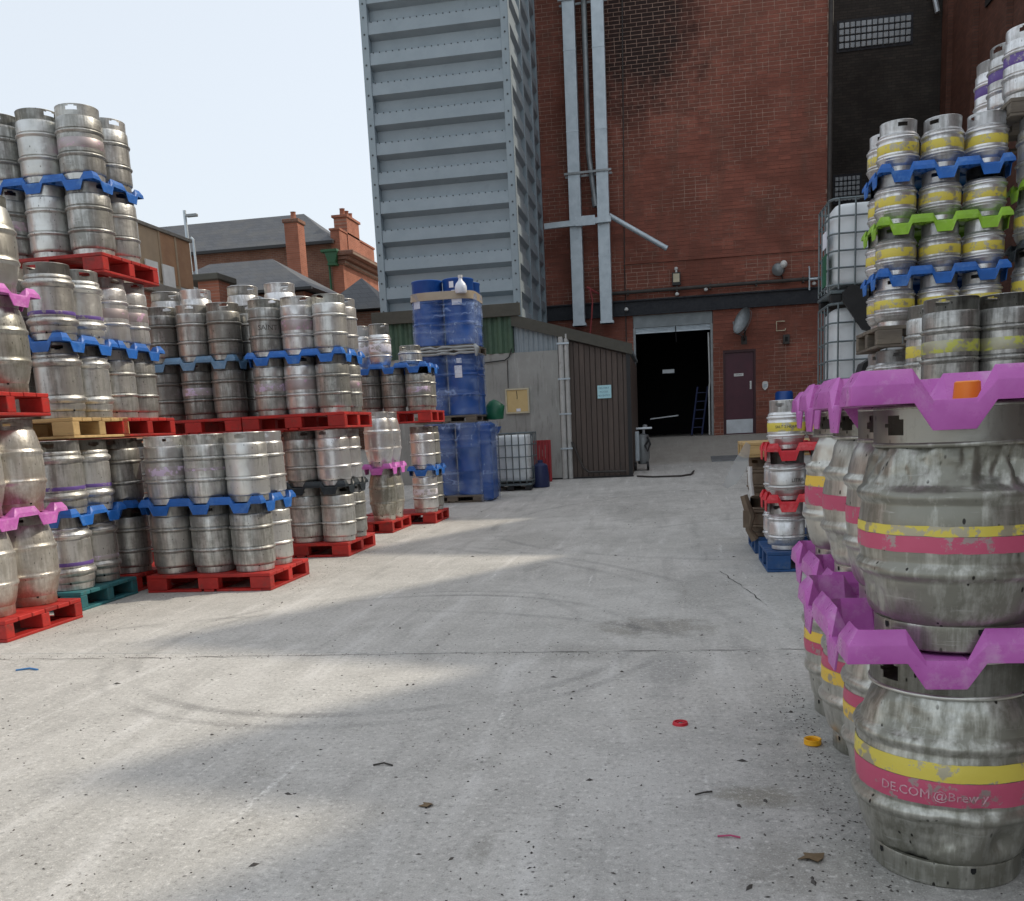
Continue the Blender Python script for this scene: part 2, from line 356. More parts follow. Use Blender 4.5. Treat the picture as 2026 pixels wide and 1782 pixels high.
# ------------------------------------------------------------------ kegs and casks
def collar_mesh(r0, r1, z0, z1, hz, hw, mat, n=48, holes=(0, PI), t=.004, rows=9, bottom=False):
    """thin steel collar with oval hand slots cut through it"""
    bm = bmesh.new(); g = []
    for j in range(rows+1):
        k = j/rows; r = r0+(r1-r0)*k; z = z0+(z1-z0)*k
        g.append([bm.verts.new((r*math.cos(2*PI*i/n), r*math.sin(2*PI*i/n), z)) for i in range(n)])
    for j in range(rows):
        zc = z0+(z1-z0)*(j+.5)/rows
        for i in range(n):
            a = 2*PI*(i+.5)/n; cut = False
            for h in holes:
                da = abs((a-h+PI) % (2*PI)-PI)*r0
                u = da/hw; w = abs(zc-hz[0])/hz[1]
                if u**3+w**3 < 1: cut = True
            if not cut: bm.faces.new((g[j][i], g[j][(i+1) % n], g[j+1][(i+1) % n], g[j+1][i]))
    for v in [v for v in bm.verts if not v.link_faces]: bm.verts.remove(v)
    bmesh.ops.solidify(bm, geom=bm.faces[:], thickness=t)
    bmesh.ops.recalc_face_normals(bm, faces=bm.faces)
    me = bpy.data.meshes.new('collar'); bm.to_mesh(me); bm.free()
    me.materials.append(M[mat]); me.polygons.foreach_set('use_smooth', [True]*len(me.polygons)); me.set_sharp_from_angle(angle=math.radians(40)); return me
def rib(r, z, h=.013, w=.014): return [(r, z-w-.009), (r-.006, z-w-.004), (r-.004, z-w), (r+h*.75, z-w*.5), (r+h, z), (r+h*.75, z+w*.5), (r-.004, z+w), (r-.006, z+w+.004), (r, z+w+.009)]
KINDS = {}
def keg_kind(kind, mat, H=.6, R=.185, n=40):
    """meshes of one kind of vessel; shared by all its copies"""
    key = (kind, mat, H, R)
    if key in KINDS: return KINDS[key]
    d = {'H': H, 'R': R}; s = R/.185
    if kind == 'slim':
        body = [(.0, .05), (.160*s, .05), (.172*s, .056), (.181*s, .066), (.1835*s, .08)]+rib(.1835*s, .205*H/.6)+rib(.1835*s, .392*H/.6)+[(.1835*s, H-.105), (.178*s, H-.092), (.170*s, H-.086), (.155*s, H-.082), (.09*s, H-.068), (0, H-.064)]
        c = (.1725*s, .1755*s, H-.09, H); hz = (H-.036, .019); hw = .05; band = (.255, .335, .1848*s)
    elif kind == 'rolled':
        body = [(.0, .05), (.160*s, .05), (.172*s, .06), (.1775*s, .08)]+rib(.1775*s, .150, .020, .030)+rib(.1775*s, .447, .020, .030)+[(.1775*s, .500), (.168*s, .515), (.150*s, .52), (.09*s, .53), (0, .535)]
        c = (.169*s, .172*s, .512, H); hz = (H-.04, .017); hw = .045; band = (.200, .230, .1788*s)
    elif kind == 'small':
        k = H/.365; body = [(0, .03), (.130*s, .03), (.150*s, .045), (.163*s, .06*k), (.172*s, .075*k)]+rib(.176*s, .10*k, .010, .013)+[(.178*s, .12*k), (.178*s, .215*k)]+rib(.176*s, .237*k, .010, .013)+[(.172*s, .26*k), (.160*s, .275*k), (.145*s, .282*k), (.08*s, .296*k), (0, .30*k)]
        c = (.158*s, .160*s, .275*k, H); hz = (H-.037, .016); hw = .04; band = (.132*k, .198*k, .1795*s)
    else:  # cask: bulging barrel with two hoops
        k = H/.645; q = R/.25
        P = [(.198, .062), (.206, .075), (.221, .115), (.234, .16), (.2395, .184), (.240, .192), (.252, .205), (.256, .214), (.252, .223), (.2435, .236), (.2455, .25), (.2475, .28), (.2485, .315), (.2475, .35), (.2455, .380), (.2435, .394), (.252, .407), (.256, .416), (.252, .425), (.240, .438), (.2395, .446), (.234, .475), (.221, .52), (.206, .562), (.198, .572)]
        body = [(0, .055*k)]+[(a*q, z*k) for a, z in P]+[(.185*q, .585*k), (.1*q, .60*k), (0, .605*k)]
        c = (.199*q, .202*q, .57*k, H); hz = (H-.037*k, .018*k); hw = .05; band = None
    m = MB(); m.lathe(body, n); d['body'] = m.mesh('body', mat, 50)
    if kind == 'cask':
        k = H/.645; q = R/.25; m = MB(); m.lathe([(.196*q, 0), (.199*q, .004), (.200*q, .066*k), (.186*q, .066*k), (.184*q, 0)], n, closed=True)
    else: m = MB(); m.lathe([(body[1][0], 0), (body[1][0]+.006, .004), (body[1][0]+.008, .052), (body[1][0]-.004, .052), (body[1][0]-.006, 0)], n, closed=True)
    d['ring'] = m.mesh('base_ring', mat, 40)
    d['collar'] = collar_mesh(c[0], c[1], c[2], c[3]-.004, hz, hw, mat)
    m = MB(); m.lathe([(c[1]-.006+.006*math.cos(2*PI*i/8), c[3]-.006+.006*math.sin(2*PI*i/8)) for i in range(8)], n, closed=True); d['rim'] = m.mesh('rim', mat, 60)
    m = MB(); m.lathe([(0, H-.045), (.022, H-.045), (.022, H-.07), (.035, H-.07)], 14); d['valve'] = m.mesh('valve', mat, 40)
    # drain holes through the base ring show as small dark plugs
    zc = .062 if kind != 'cask' else .07; rr = (body[2][0]+.001) if kind != 'cask' else .199*R/.25+.001
    m = MB(); a0 = 0
    m.add([(rr*math.cos(a)+.0005, rr*math.sin(a), z) for a, z in ((-.045, zc-.012), (.045, zc-.012), (.05, zc), (.02, zc+.006), (-.02, zc+.006), (-.05, zc))], [(0,1,2,3,4,5)])
    d['drain'] = m.mesh('drain_hole', 'dark_hole'); d['band'] = band; KINDS[key] = d; return d
BANDS = {}
def band_mesh(r, z0, z1, col, r1=None):
    key = (round(r, 4), z0, z1, col)
    if key not in BANDS:
        m = MB(); r1 = r1 or r; m.lathe([(r-.001, z0), (r, z0+.002), (r1, z1-.002), (r1-.001, z1)], 40); BANDS[key] = m.mesh('band', BAND[col], 60)
    return BANDS[key]
STEELS = {'steel': 'steel', 'clean': 'bright steel', 'dull': 'grey steel'}
rk = random.Random(21)
def keg(name, label, cat, x, y, z, kind, mat='steel', band=None, H=.6, R=.185, group=None, rot=None, tilt=None):
    d = keg_kind(kind, mat, H, R)
    a = math.atan2(-y, -x)+rk.choice((-1, 1))*rk.uniform(.1, .75) if rot is None else rot   # slots turned roughly to the yard
    o = thing(name, label, cat, (x+rk.uniform(-.009, .009), y+rk.uniform(-.009, .009), z), a, group)
    o.rotation_euler = (rk.uniform(-.008, .008), rk.uniform(-.008, .008), a)
    for pn, key in (('body', 'body'), ('base_ring', 'ring'), ('collar', 'collar'), ('rim', 'rim'), ('valve', 'valve')): obj(pn, d[key], o)
    for s in range(3): obj('drain_hole', d['drain'], o, rot=(0, 0, s*2.1+.4))
    if band and d['band']:
        z0, z1, r = d['band']
        if band == 'thin': obj('band', band_mesh(r, z0+.03, z0+.055, 'lilac'), o)
        elif band == 'wide': obj('band', band_mesh(r, z0, z1+.025, 'faded'), o)
        else: obj('band', band_mesh(r, z0, z1, band), o)
    return o

# separators: castellated plastic trays between layers
SEPS = {}
def sep_mesh(nx, ny, px, py, mat, A=.06, D=.085, skirt=.018):
    key = (nx, ny, px, py, mat)
    if key in SEPS: return SEPS[key]
    q0, q1 = (.105, .20) if mat == 'sep_purple' else (.17, .26)     # half widths of the hanging tab, foot and shoulder
    bp = (-.5, -.38, -q1, -q0, q0, q1, .38, .5)
    def axis(n, p):
        L = []
        for c in range(n):
            for u in (bp if c == 0 else bp[1:]): L.append(((c-(n-1)/2+u)*p, u))
        return L
    def w(u): return min(1, max(0, (abs(u)-q0)/(q1-q0)))
    def e(u): return min(1, max(0, (abs(u)-.38)/.12))
    ax, ay = axis(nx, px), axis(ny, py); bm = bmesh.new(); g = []
    hx, hy = nx*px/2, ny*py/2
    for j, (y, v) in enumerate(ay):
        row = []
        for i, (x, u) in enumerate(ax):
            z = A*max(w(u)*e(v), w(v)*e(u)); xx, yy = x, y
            ex = i in (0, len(ax)-1); ey = j in (0, len(ay)-1)
            if ex: xx -= math.copysign(.3*A*(z/A), x)
            if ey: yy -= math.copysign(.3*A*(z/A), y)
            row.append(bm.verts.new((xx, yy, z)))
        g.append(row)
    for j in range(len(ay)-1):
        for i in range(len(ax)-1): bm.faces.new((g[j][i], g[j][i+1], g[j+1][i+1], g[j+1][i]))
    loop = [(g[0][i], ax[i][1]) for i in range(len(ax))]+[(g[j][-1], ay[j][1]) for j in range(1, len(ay))]
    loop += [(g[-1][i], ax[i][1]) for i in range(len(ax)-2, -1, -1)]+[(g[j][0], ay[j][1]) for j in range(len(ay)-2, 0, -1)]
    mids = []; lows = []
    for v, u in loop:
        t = w(u); cx, cy = v.co.x, v.co.y; n = Vector((cx/hx if abs(abs(cx)-hx) < .03 else 0, cy/hy if abs(abs(cy)-hy) < .03 else 0, 0))
        if n.length > 0: n = Vector((round(n.x), round(n.y), 0))
        zl = -D*(1-t)+(.0)*t
        mids.append(bm.verts.new(v.co+n*(.3*A*t+.004)+Vector((0, 0, -(.038 if t > .5 else .012)))))
        lows.append(bm.verts.new(Vector((cx, cy, 0))+n*(.3*A*(v.co.z/A)+.008)+Vector((0, 0, zl-(.006 if t > .5 else 0)))))
    k = len(loop)
    for i in range(k):
        a, b = loop[i][0], loop[(i+1) % k][0]
        bm.faces.new((a, mids[i], mids[(i+1) % k], b)); bm.faces.new((mids[i], lows[i], lows[(i+1) % k], mids[(i+1) % k]))
    bmesh.ops.recalc_face_normals(bm, faces=bm.faces); bmesh.ops.solidify(bm, geom=bm.faces[:], thickness=.006)
    smooth = mat == 'sep_purple'
    if smooth:
        es = [e for e in bm.edges if len(e.link_faces) == 2 and e.calc_face_angle(0) > .35]
        bmesh.ops.bevel(bm, geom=es, offset=.0045, offset_type='OFFSET', segments=2, profile=.5, affect='EDGES', clamp_overlap=True)
    me = bpy.data.meshes.new('separator'); bm.to_mesh(me); bm.free(); me.materials.append(M[mat])
    if smooth: me.polygons.foreach_set('use_smooth', [True]*len(me.polygons)); me.set_sharp_from_angle(angle=math.radians(28))
    SEPS[key] = me; return me
def separator(label, x, y, z, nx, ny, px, py, mat, group, rotz=0.0):
    return tag(obj('keg_separator', sep_mesh(nx, ny, px, py, mat, *((.08, .075) if mat == 'sep_purple' else (.06, .085))), None, (x, y, z), (rk.uniform(-.004, .004), rk.uniform(-.004, .004), rotz)), label, 'separator', group)

# pallets: deck boards, blocks, bottom boards, each its own piece
PB = {}
def pallet(label, x0, x1, y0, y1, z, mat, h=.155, group='pallets under the keg stacks', rotz=0.0, loc=None, tilt=None, skid='X', cat='pallet'):
    lx, ly = x1-x0, y1-y0
    o = thing('pallet', label, cat, loc or ((x0+x1)/2, (y0+y1)/2, z), rotz, group)
    if tilt: o.rotation_euler = tilt
    def pm(name, sx, sy, sz):
        k = (name, round(sx, 3), round(sy, 3), round(sz, 3), mat)
        if k not in PB: m = MB(); m.bbox(-sx/2, sx/2, -sy/2, sy/2, -sz/2, sz/2, .004); PB[k] = m.mesh(name, mat)
        return PB[k]
    nb = 6; bw = ly/nb
    for i in range(nb):
        obj('deck_board', pm('deck_board', lx, bw-.008, .03), o, (0, -ly/2+bw*(i+.5), h-.015+rk.uniform(-.0015, .0015)))
    for i, px in enumerate((-lx/2+.096, 0, lx/2-.096)):
        for py in (-ly/2+.045, 0, ly/2-.045): obj('block', pm('block', .19, .088, h-.055), o, (px, py, (h-.055)/2+.024))
    for px in (-lx/2+.05, 0, lx/2-.05): obj('bottom_board', pm('bottom_board', .098, ly-.002, .022), o, (px, 0, .0115))
    for py in (-ly/2+.05, ly/2-.05):
        for s in (-1, 1): obj('bottom_board', pm('bottom_board', lx/2-.16, .09, .021), o, (s*(lx/4-.01)*1.0, py, .0115))
    return o

ORD = ['bottom', 'second', 'third', 'fourth', 'fifth', 'top']
LOOK = {None: 'plain', 'lilac': 'lilac-banded', 'purple': 'purple-banded', 'yellow': 'yellow-banded', 'olive': 'olive-banded', 'thin': 'thin lilac striped', 'faded': 'faded pink-banded', 'wide': 'faded pink-patched', 'gold': 'gold-banded', 'white': 'white-labelled'}
def slot(cols, rows, i, j):
    if i == 0 and j == 0: return 'corner'
    if j == 0: return ['', 'second from corner', 'third from corner', 'fourth from corner'][i]
    return ['', 'behind the corner', 'second behind the corner'][j] if i == 0 else 'inner'
def layer(stack, no, cols, rows, z, kind, mat, bands, H=.6, R=.185, cat='keg', group=None, cells=None, word=None):
    """cols: x of each column starting at the stack's yard corner; rows: y from the front; cells: which (col,row) exist"""
    out = []
    cells = cells or [(i, 0) for i in range(len(cols))]+[(0, j) for j in range(1, len(rows))]
    for n, (i, j) in enumerate(cells):
        b = bands[n % len(bands)] if bands else None
        mm = mat[n % len(mat)] if isinstance(mat, list) else mat
        wd = word or {'slim': 'slim', 'rolled': 'thick-ringed', 'small': 'small', 'cask': 'barrel-shaped'}[kind]
        pos = slot(cols, rows, i, j)
        lb = f"{LOOK[b] + ' ' if b or kind != 'cask' else ''}{wd} {cat}, {pos}, {no} layer of {stack}"
        out.append(keg('keg' if cat == 'keg' else 'cask', lb, cat, cols[i], rows[j], z, kind, mm, b, H, R, group or 'steel kegs stacked in the yard'))
    return out
G_SEP = 'plastic separators between keg layers'
ST, CL, DU = 'steel', 'steel_clean', 'steel_dull'

# --- stack 1: casks, far left
c1, r1 = [-4.80], [5.79, 6.23]
pallet('bright red pallet on the ground under barrel-shaped casks, next to teal pallet', -5.75, -4.53, 5.58, 6.44, 0, 'pal_red')
n1 = 'cask stack beside teal pallet'
layer(n1, 'bottom', c1, r1, .157, 'cask', 'cask_grime', None, .68, .215, 'cask', 'casks stacked on pallets')
separator('pink separator above bottom casks beside teal pallet', -4.80, 6.01, .845, 1, 2, .47, .44, 'sep_pink', G_SEP)
layer(n1, 'second', c1, r1, .853, 'cask', 'cask_grime', None, .68, .215, 'cask', 'casks stacked on pallets')
pallet('red pallet carried on two layers of casks beside natural wood pallet', -5.75, -4.55, 5.56, 6.40, 1.553, 'pal_red', .165)
layer(n1, 'third', c1, r1, 1.722, 'cask', 'cask_steel', None, .68, .215, 'cask', 'casks stacked on pallets')
separator('pink separator high up beside thick-ringed kegs', -4.80, 6.01, 2.41, 1, 2, .47, .44, 'sep_pink', G_SEP)
layer(n1, 'top', c1, r1, 2.418, 'cask', 'cask_steel', None, .68, .215, 'cask', 'casks stacked on pallets')
# --- stack 2: on the teal pallet
n2 = 'the stack on teal pallet'
c2, r2 = [-4.92], [6.91, 7.29]
pallet('teal green pallet on the ground between two red ones', -5.85, -4.70, 6.68, 7.5, 0, 'pal_teal')
layer(n2, 'bottom', c2, r2, .157, 'rolled', [ST, DU], ['purple', 'lilac'])
separator('blue separator above bottom kegs of teal pallet stack', -4.92, 7.10, .765, 1, 2, .40, .38, 'sep_blue', G_SEP)
layer(n2, 'second', c2, r2, .773, 'rolled', ST, ['purple'])
pallet('natural wood pallet halfway up the stack on teal pallet', -5.86, -4.70, 6.86, 7.66, 1.385, 'pal_wood', .165)
c2, r2 = [-4.92], [7.08, 7.46]
layer(n2, 'third', c2, r2, 1.552, 'rolled', [DU, ST], [None])
separator('blue separator above wood pallet kegs, third and fourth layers', -4.92, 7.27, 2.16, 1, 2, .40, .38, 'sep_blue', G_SEP)
layer(n2, 'top', c2, r2, 2.168, 'rolled', [DU, ST], ['purple'])
# --- stack 2b behind teal
n3 = 'tall stack behind teal pallet'
c3, r3 = [-4.92, -5.30, -5.68], [7.79, 8.17]
pallet('red pallet on ground tucked between teal pallet and long red pallet', -5.92, -4.74, 7.56, 8.42, 0, 'pal_red')
layer(n3, 'bottom', c3[:1], r3[:1], .157, 'slim', DU, [None])
separator('blue separator low in the dark gap behind teal pallet', -4.92, 7.79, .765, 1, 1, .40, .38, 'sep_blue', G_SEP)
layer(n3, 'second', c3[:1], r3[:1], .773, 'slim', DU, [None])
pallet('bright red pallet with open end beside natural wood pallet', -5.90, -4.70, 7.56, 8.45, 1.385, 'pal_red', .165)
r3b = [7.88, 8.22]
layer(n3, 'third', c3[:1], r3b, 1.552, 'slim', ST, [None], R=.175)
separator('blue separator above slim kegs on open-ended red pallet', -4.92, 8.05, 2.16, 1, 2, .40, .37, 'sep_blue', G_SEP)
layer(n3, 'fourth', c3[:1], r3b, 2.168, 'slim', CL, ['faded'], R=.175)
pallet('highest red pallet near the top of the tall stack', -5.90, -4.70, 7.55, 8.44, 2.772, 'pal_red', .165)
layer(n3, 'fifth', c3, r3, 2.94, 'slim', ST, [None, None, 'faded', None])
separator('blue separator between the two highest keg layers against sky', -5.30, 7.98, 3.548, 3, 2, .38, .38, 'sep_blue', G_SEP)
layer(n3, 'top', c3, r3, 3.556, 'slim', ST, ['faded', None, None, None])
# --- stack 3: front, two layers
n4 = 'low two-layer stack'
c4, r4 = [-3.66, -4.04, -4.42], [7.71, 8.09]
pallet('long red pallet at front corner under two layers of kegs', -4.60, -3.43, 7.48, 8.38, 0, 'pal_red')
layer(n4, 'bottom', c4, r4, .157, 'slim', [ST, ST, DU, ST], [None])
separator('bright blue separator spanning the low two-layer stack', -4.04, 7.90, .765, 3, 2, .38, .38, 'sep_blue', G_SEP)
layer(n4, 'top', c4, r4, .773, 'slim', [ST, ST, CL, CL], [None, 'thin', 'lilac', None])
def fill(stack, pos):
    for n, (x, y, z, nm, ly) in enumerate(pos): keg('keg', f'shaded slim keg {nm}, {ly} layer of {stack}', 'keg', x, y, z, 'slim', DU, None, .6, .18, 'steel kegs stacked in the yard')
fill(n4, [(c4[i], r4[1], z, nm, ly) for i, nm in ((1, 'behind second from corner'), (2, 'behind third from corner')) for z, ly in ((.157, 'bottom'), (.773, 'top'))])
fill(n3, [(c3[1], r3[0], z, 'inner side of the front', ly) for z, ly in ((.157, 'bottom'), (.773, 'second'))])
fill('the stack on teal pallet', [(-5.33, 6.95, .157, 'inner column', 'bottom'), (-5.33, 6.95, .773, 'inner column', 'second'), (-5.33, 7.12, 1.552, 'inner column', 'third'), (-5.33, 7.12, 2.168, 'inner column', 'top')])
# --- stack 4: black separator
n5 = 'black-separator stack'
c5, r5 = [-3.61, -3.98], [9.76, 10.14]
pallet('red pallet on ground under the stack with black separator', -4.55, -3.44, 9.54, 10.5, 0, 'pal_red')
layer(n5, 'bottom', c5, r5, .157, 'slim', [ST, ST, ST], [None])
separator('black separator between kegs behind the low two-layer stack', -3.80, 9.95, .765, 2, 2, .37, .38, 'sep_black', G_SEP)
layer(n5, 'second', c5, r5, .773, 'slim', [CL, DU, CL], [None])
pallet('red pallet with two round holes above black-separator kegs', -4.52, -3.36, 9.52, 10.45, 1.385, 'pal_red', .165)
c5, r5 = [-3.53, -3.885, -4.24], [9.74, 10.1]
layer(n5, 'third', c5, r5, 1.552, 'slim', [ST, CL, ST, ST], [None, 'wide', 'lilac', 'faded'], R=.18)
separator('blue separator across the upper kegs of black-separator stack', -3.885, 9.92, 2.16, 3, 2, .36, .37, 'sep_blue', G_SEP)
kS = layer(n5, 'top', c5, r5, 2.168, 'slim', [ST, CL, ST, CL], [None, 'wide', None, None], R=.18)
# --- stack 4b: pale separator
n6 = 'pale-separator stack'
c6, r6 = [-4.74, -5.10, -5.46], [9.76, 10.14]
pallet('dark red pallet in shade below the pale-separator kegs', -5.66, -4.54, 9.54, 10.45, 1.385, 'pal_red', .165)
layer(n6, 'third', c6, r6[:1], 1.552, 'slim', [DU, DU, DU], [None, 'lilac', None], R=.18)
separator('faded pale blue separator in the middle of left rows', -5.10, 9.76, 2.16, 3, 1, .36, .37, 'sep_pale', G_SEP)
layer(n6, 'top', c6, r6[:1], 2.168, 'slim', [DU, DU, DU], [None], R=.18)
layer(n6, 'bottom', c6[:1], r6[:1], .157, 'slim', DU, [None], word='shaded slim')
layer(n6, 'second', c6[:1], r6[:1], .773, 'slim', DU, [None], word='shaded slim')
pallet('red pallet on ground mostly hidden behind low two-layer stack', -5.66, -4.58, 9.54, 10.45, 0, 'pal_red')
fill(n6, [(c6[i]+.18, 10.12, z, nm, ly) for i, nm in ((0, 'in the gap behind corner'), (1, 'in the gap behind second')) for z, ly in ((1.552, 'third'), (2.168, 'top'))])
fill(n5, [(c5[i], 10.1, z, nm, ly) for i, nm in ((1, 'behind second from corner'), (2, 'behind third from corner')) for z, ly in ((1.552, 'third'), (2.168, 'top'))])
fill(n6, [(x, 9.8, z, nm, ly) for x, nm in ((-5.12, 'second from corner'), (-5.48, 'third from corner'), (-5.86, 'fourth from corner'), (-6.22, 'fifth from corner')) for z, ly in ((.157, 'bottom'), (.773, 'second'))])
pallet('red pallet on ground behind tall stack, almost out of sight', -6.4, -5.70, 9.54, 10.45, 0, 'pal_red')
# --- stack 5b: rear, tops only
n7 = 'rearmost stack before brick wall'
c7 = [-4.62, -5.10, -5.72, -6.12]
pallet('red pallet on ground under rearmost stack before brick wall', -6.35, -4.38, 10.75, 11.6, 0, 'pal_red')
for k, (zz, nm) in enumerate(((.157, 'bottom'), (.773, 'second'), (1.552, 'third'))):
    layer(n7, nm, c7[:2], [11.1], zz, 'slim', CL, [None], word='half-hidden slim', R=.19)
pallet('red pallet halfway up rearmost stack before brick wall', -6.35, -4.38, 10.75, 11.6, 1.385, 'pal_red', .165)
for i in (2, 3):
    for k, (zz, nm) in enumerate(((.157, 'bottom'), (.773, 'second'), (1.552, 'third'))):
        keg('keg', f"half-hidden slim keg, {['third','fourth'][i-2]} from corner, {nm} layer of {n7}", 'keg', c7[i], 11.1, zz, 'slim', CL, None, .6, .19, 'steel kegs stacked in the yard')
layer(n7, 'top', c7, [11.1], 2.168, 'cask', 'steel_clean', None, .98, .225, 'cask', 'pale casks topping the rearmost stack', word='tall pale barrel-shaped')
# --- stack 5: casks
n8 = 'sunlit two-layer cask stack'
c8, r8 = [-3.775, -4.13], [11.96, 12.34]
pallet('red pallet on ground under two layers of casks', -4.33, -3.60, 11.74, 12.66, 0, 'pal_red')
layer(n8, 'bottom', c8, r8, .157, 'cask', 'cask_steel', None, .69, .185, 'cask', 'casks stacked on pallets', cells=[(0, 0), (0, 1)])
separator('pink separator between the sunlit casks on red pallet', -3.775, 12.15, .855, 1, 2, .38, .38, 'sep_pink', G_SEP)
layer(n8, 'top', c8, r8, .863, 'cask', 'steel_clean', None, .72, .19, 'cask', 'casks stacked on pallets', cells=[(0, 0), (0, 1)])
# --- stack 6: beside drums
n9 = 'stack beside wrapped drums'
c9, r9 = [-3.46], [13.0, 13.36]
pallet('farthest red pallet on ground beside the wrapped blue drums', -4.35, -3.28, 12.8, 13.64, 0, 'pal_red')
layer(n9, 'bottom', c9, r9, .157, 'slim', [CL, ST], ['white', None], R=.18)
separator('blue separator above bottom kegs beside wrapped drums', -3.46, 13.18, .765, 1, 2, .38, .37, 'sep_blue', G_SEP)
layer(n9, 'second', c9, r9, .773, 'slim', [CL, ST], [None], R=.175)
pallet('red pallet above two keg layers beside the wrapped drums', -4.38, -3.25, 12.78, 13.6, 1.43, 'pal_red', .165)
c9, r9 = [-3.47, -3.83, -4.18], [13.0, 13.36]
layer(n9, 'third', c9, r9, 1.598, 'slim', [ST, DU, DU, ST], ['lilac', None, None, None], R=.175)
separator('blue separator highest beside the wrapped blue drums', -3.83, 13.18, 2.205, 3, 2, .36, .37, 'sep_blue', G_SEP)
c9b = [-4.02, -4.21]
keg('keg', 'small white-labelled keg standing highest beside the wrapped drums, nearer the drums', 'keg', -3.99, 12.99, 2.215, 'small', CL, 'white', .6, .165, 'steel kegs stacked in the yard')
keg('keg', 'small white-labelled keg partly hidden beside its twin above blue separator', 'keg', -4.32, 13.1, 2.215, 'small', CL, 'white', .6, .165, 'steel kegs stacked in the yard')
keg('keg', 'short plain keg on highest blue separator beside green corrugated sheet', 'keg', -3.60, 13.2, 2.215, 'small', ST, None, .30, .175, 'steel kegs stacked in the yard')

# --- right side: small yellow-banded kegs on blue pallet
G_SM = 'small kegs stacked at the yard side'
n10 = 'red-separator stack'
pallet('dark blue pallet under the red-separator stack by the purple casks', .80, 1.66, 7.88, 8.66, 0, 'pal_blue', .17)
cA, rA = [.975, 1.30], [8.07, 8.40]
layer(n10, 'bottom', cA, rA, .173, 'small', CL, [None], .40, .158, 'keg', G_SM)
separator('lower red separator of the small keg stack on blue pallet', 1.137, 8.235, .585, 2, 2, .325, .33, 'sep_red', G_SEP)
kL = layer(n10, 'second', cA, rA, .593, 'small', CL, [None], .40, .158, 'keg', G_SM)
separator('upper red separator below the yellow-banded small kegs', 1.137, 8.235, 1.005, 2, 2, .325, .33, 'sep_red', G_SEP)
kT = layer(n10, 'top', cA, rA, 1.013, 'small', CL, ['yellow'], .40, .158, 'keg', G_SM, cells=[(0, 0), (1, 0)])
M['ink_keg'] = worn('ink_keg', (.05, .05, .05), (.12, .11, .09), 40, (.6, .8), 0, 0, rnd=0)
def print_on(o, txt, size, z, r, da=0.0):
    me = text_mesh(txt, size, M['ink_keg']); a0 = math.atan2(-o.location.y, -o.location.x)-o.rotation_euler.z+da
    for v in me.vertices:
        a = a0+v.co.x/r; rr = r+.001+v.co.z; zz = z+v.co.y; v.co = (rr*math.cos(a), rr*math.sin(a), zz)
    obj('lettering', me, o)
print_on(kS[2], 'SAINT', .075, .30, .179, .1); print_on(kT[0], 'SALT 2 HOUND', .03, .183, .1535, .1); print_on(kL[0], 'LITRES', .042, .165, .153, .62)
# --- tall stack of yellow banded kegs
n11 = 'tall yellow-banded tower'
cT, rT = [1.805, 2.125, 2.445], [8.06, 8.38]
pallet('grey wood pallet on the ground under tall yellow-banded tower', 1.64, 2.61, 7.88, 8.72, 0, 'pal_grey')
for k in range(4):
    layer(n11, ORD[k], cT, rT, .157+.405*k, 'small', CL, ['yellow'], .385, .156, 'keg', G_SM, cells=[(0, 0), (0, 1)] if k < 3 else [(0, 0), (1, 0), (2, 0), (0, 1)])
    if k < 3: separator(f'blue separator over {ORD[k]} layer of tall yellow-banded tower', 1.805, 8.22, .157+.405*(k+1)-.008, 1, 2, .32, .32, 'sep_blue', G_SEP)
pallet('grey wood pallet halfway up the tall yellow-banded tower', 1.64, 2.61, 7.88, 8.72, 1.777, 'pal_grey', .165)
zz = 1.945
for k, (nm, sc, sn) in enumerate((('fifth', 'sep_blue', 'lowest blue'), ('sixth', 'sep_lime', 'lime green'), ('seventh', 'sep_blue', 'highest blue'), ('top', None, ''))):
    layer(n11, nm, cT, rT, zz, 'small', CL, ['yellow'], .368, .156, 'keg', G_SM)
    zz += .376
    if sc: separator(f'{sn} separator in the upper block of tall yellow-banded tower', 2.125, 8.22, zz, 3, 2, .32, .32, sc, G_SEP); zz += .008
# --- stack beside tower, partly outside the frame
n12 = 'stack beside yellow-banded tower'
pallet('grey wood pallet on ground next to tall yellow-banded tower', 2.64, 3.5, 7.82, 8.72, 0, 'pal_grey')
for k in range(4): layer(n12, ORD[k], [2.82], [8.0], .157+.405*k, 'small', ST, ['yellow'], .385, .156, 'keg', G_SM)
pallet('grey wood pallet midway up stack beside yellow-banded tower', 2.64, 3.5, 7.82, 8.72, 1.777, 'pal_grey', .165)
layer(n12, 'fifth', [2.82], [8.0], 1.945, 'small', ST, ['yellow'], .50, .166, 'keg', G_SM)
separator('dark separator beside yellow-banded tower at frame edge', 2.99, 8.0, 2.447, 2, 1, .34, .34, 'sep_black', G_SEP)
layer(n12, 'sixth', [2.82], [8.0], 2.455, 'small', ST, ['yellow'], .43, .166, 'keg', G_SM)
separator('lime separator beside yellow-banded tower at frame edge', 2.99, 8.0, 2.887, 2, 1, .34, .34, 'sep_lime', G_SEP)
layer(n12, 'seventh', [2.82], [8.0], 2.895, 'slim', CL, [None], .50, .172, 'keg', G_SM)
pallet('grey wood pallet high up carrying the purple-banded kegs', 2.56, 3.6, 7.9, 9.05, 3.398, 'pal_grey', .13)
for j, yy in enumerate((8.09, 8.43, 8.77)):
    keg('keg', ['purple-banded white keg nearest on the highest grey pallet', 'purple-banded white keg in the middle on the highest grey pallet', 'purple-banded white keg farthest on the highest grey pallet'][j], 'keg', 2.735, yy, 3.53, 'slim', CL, 'purple', .52, .172, 'purple-banded kegs on the highest pallet')
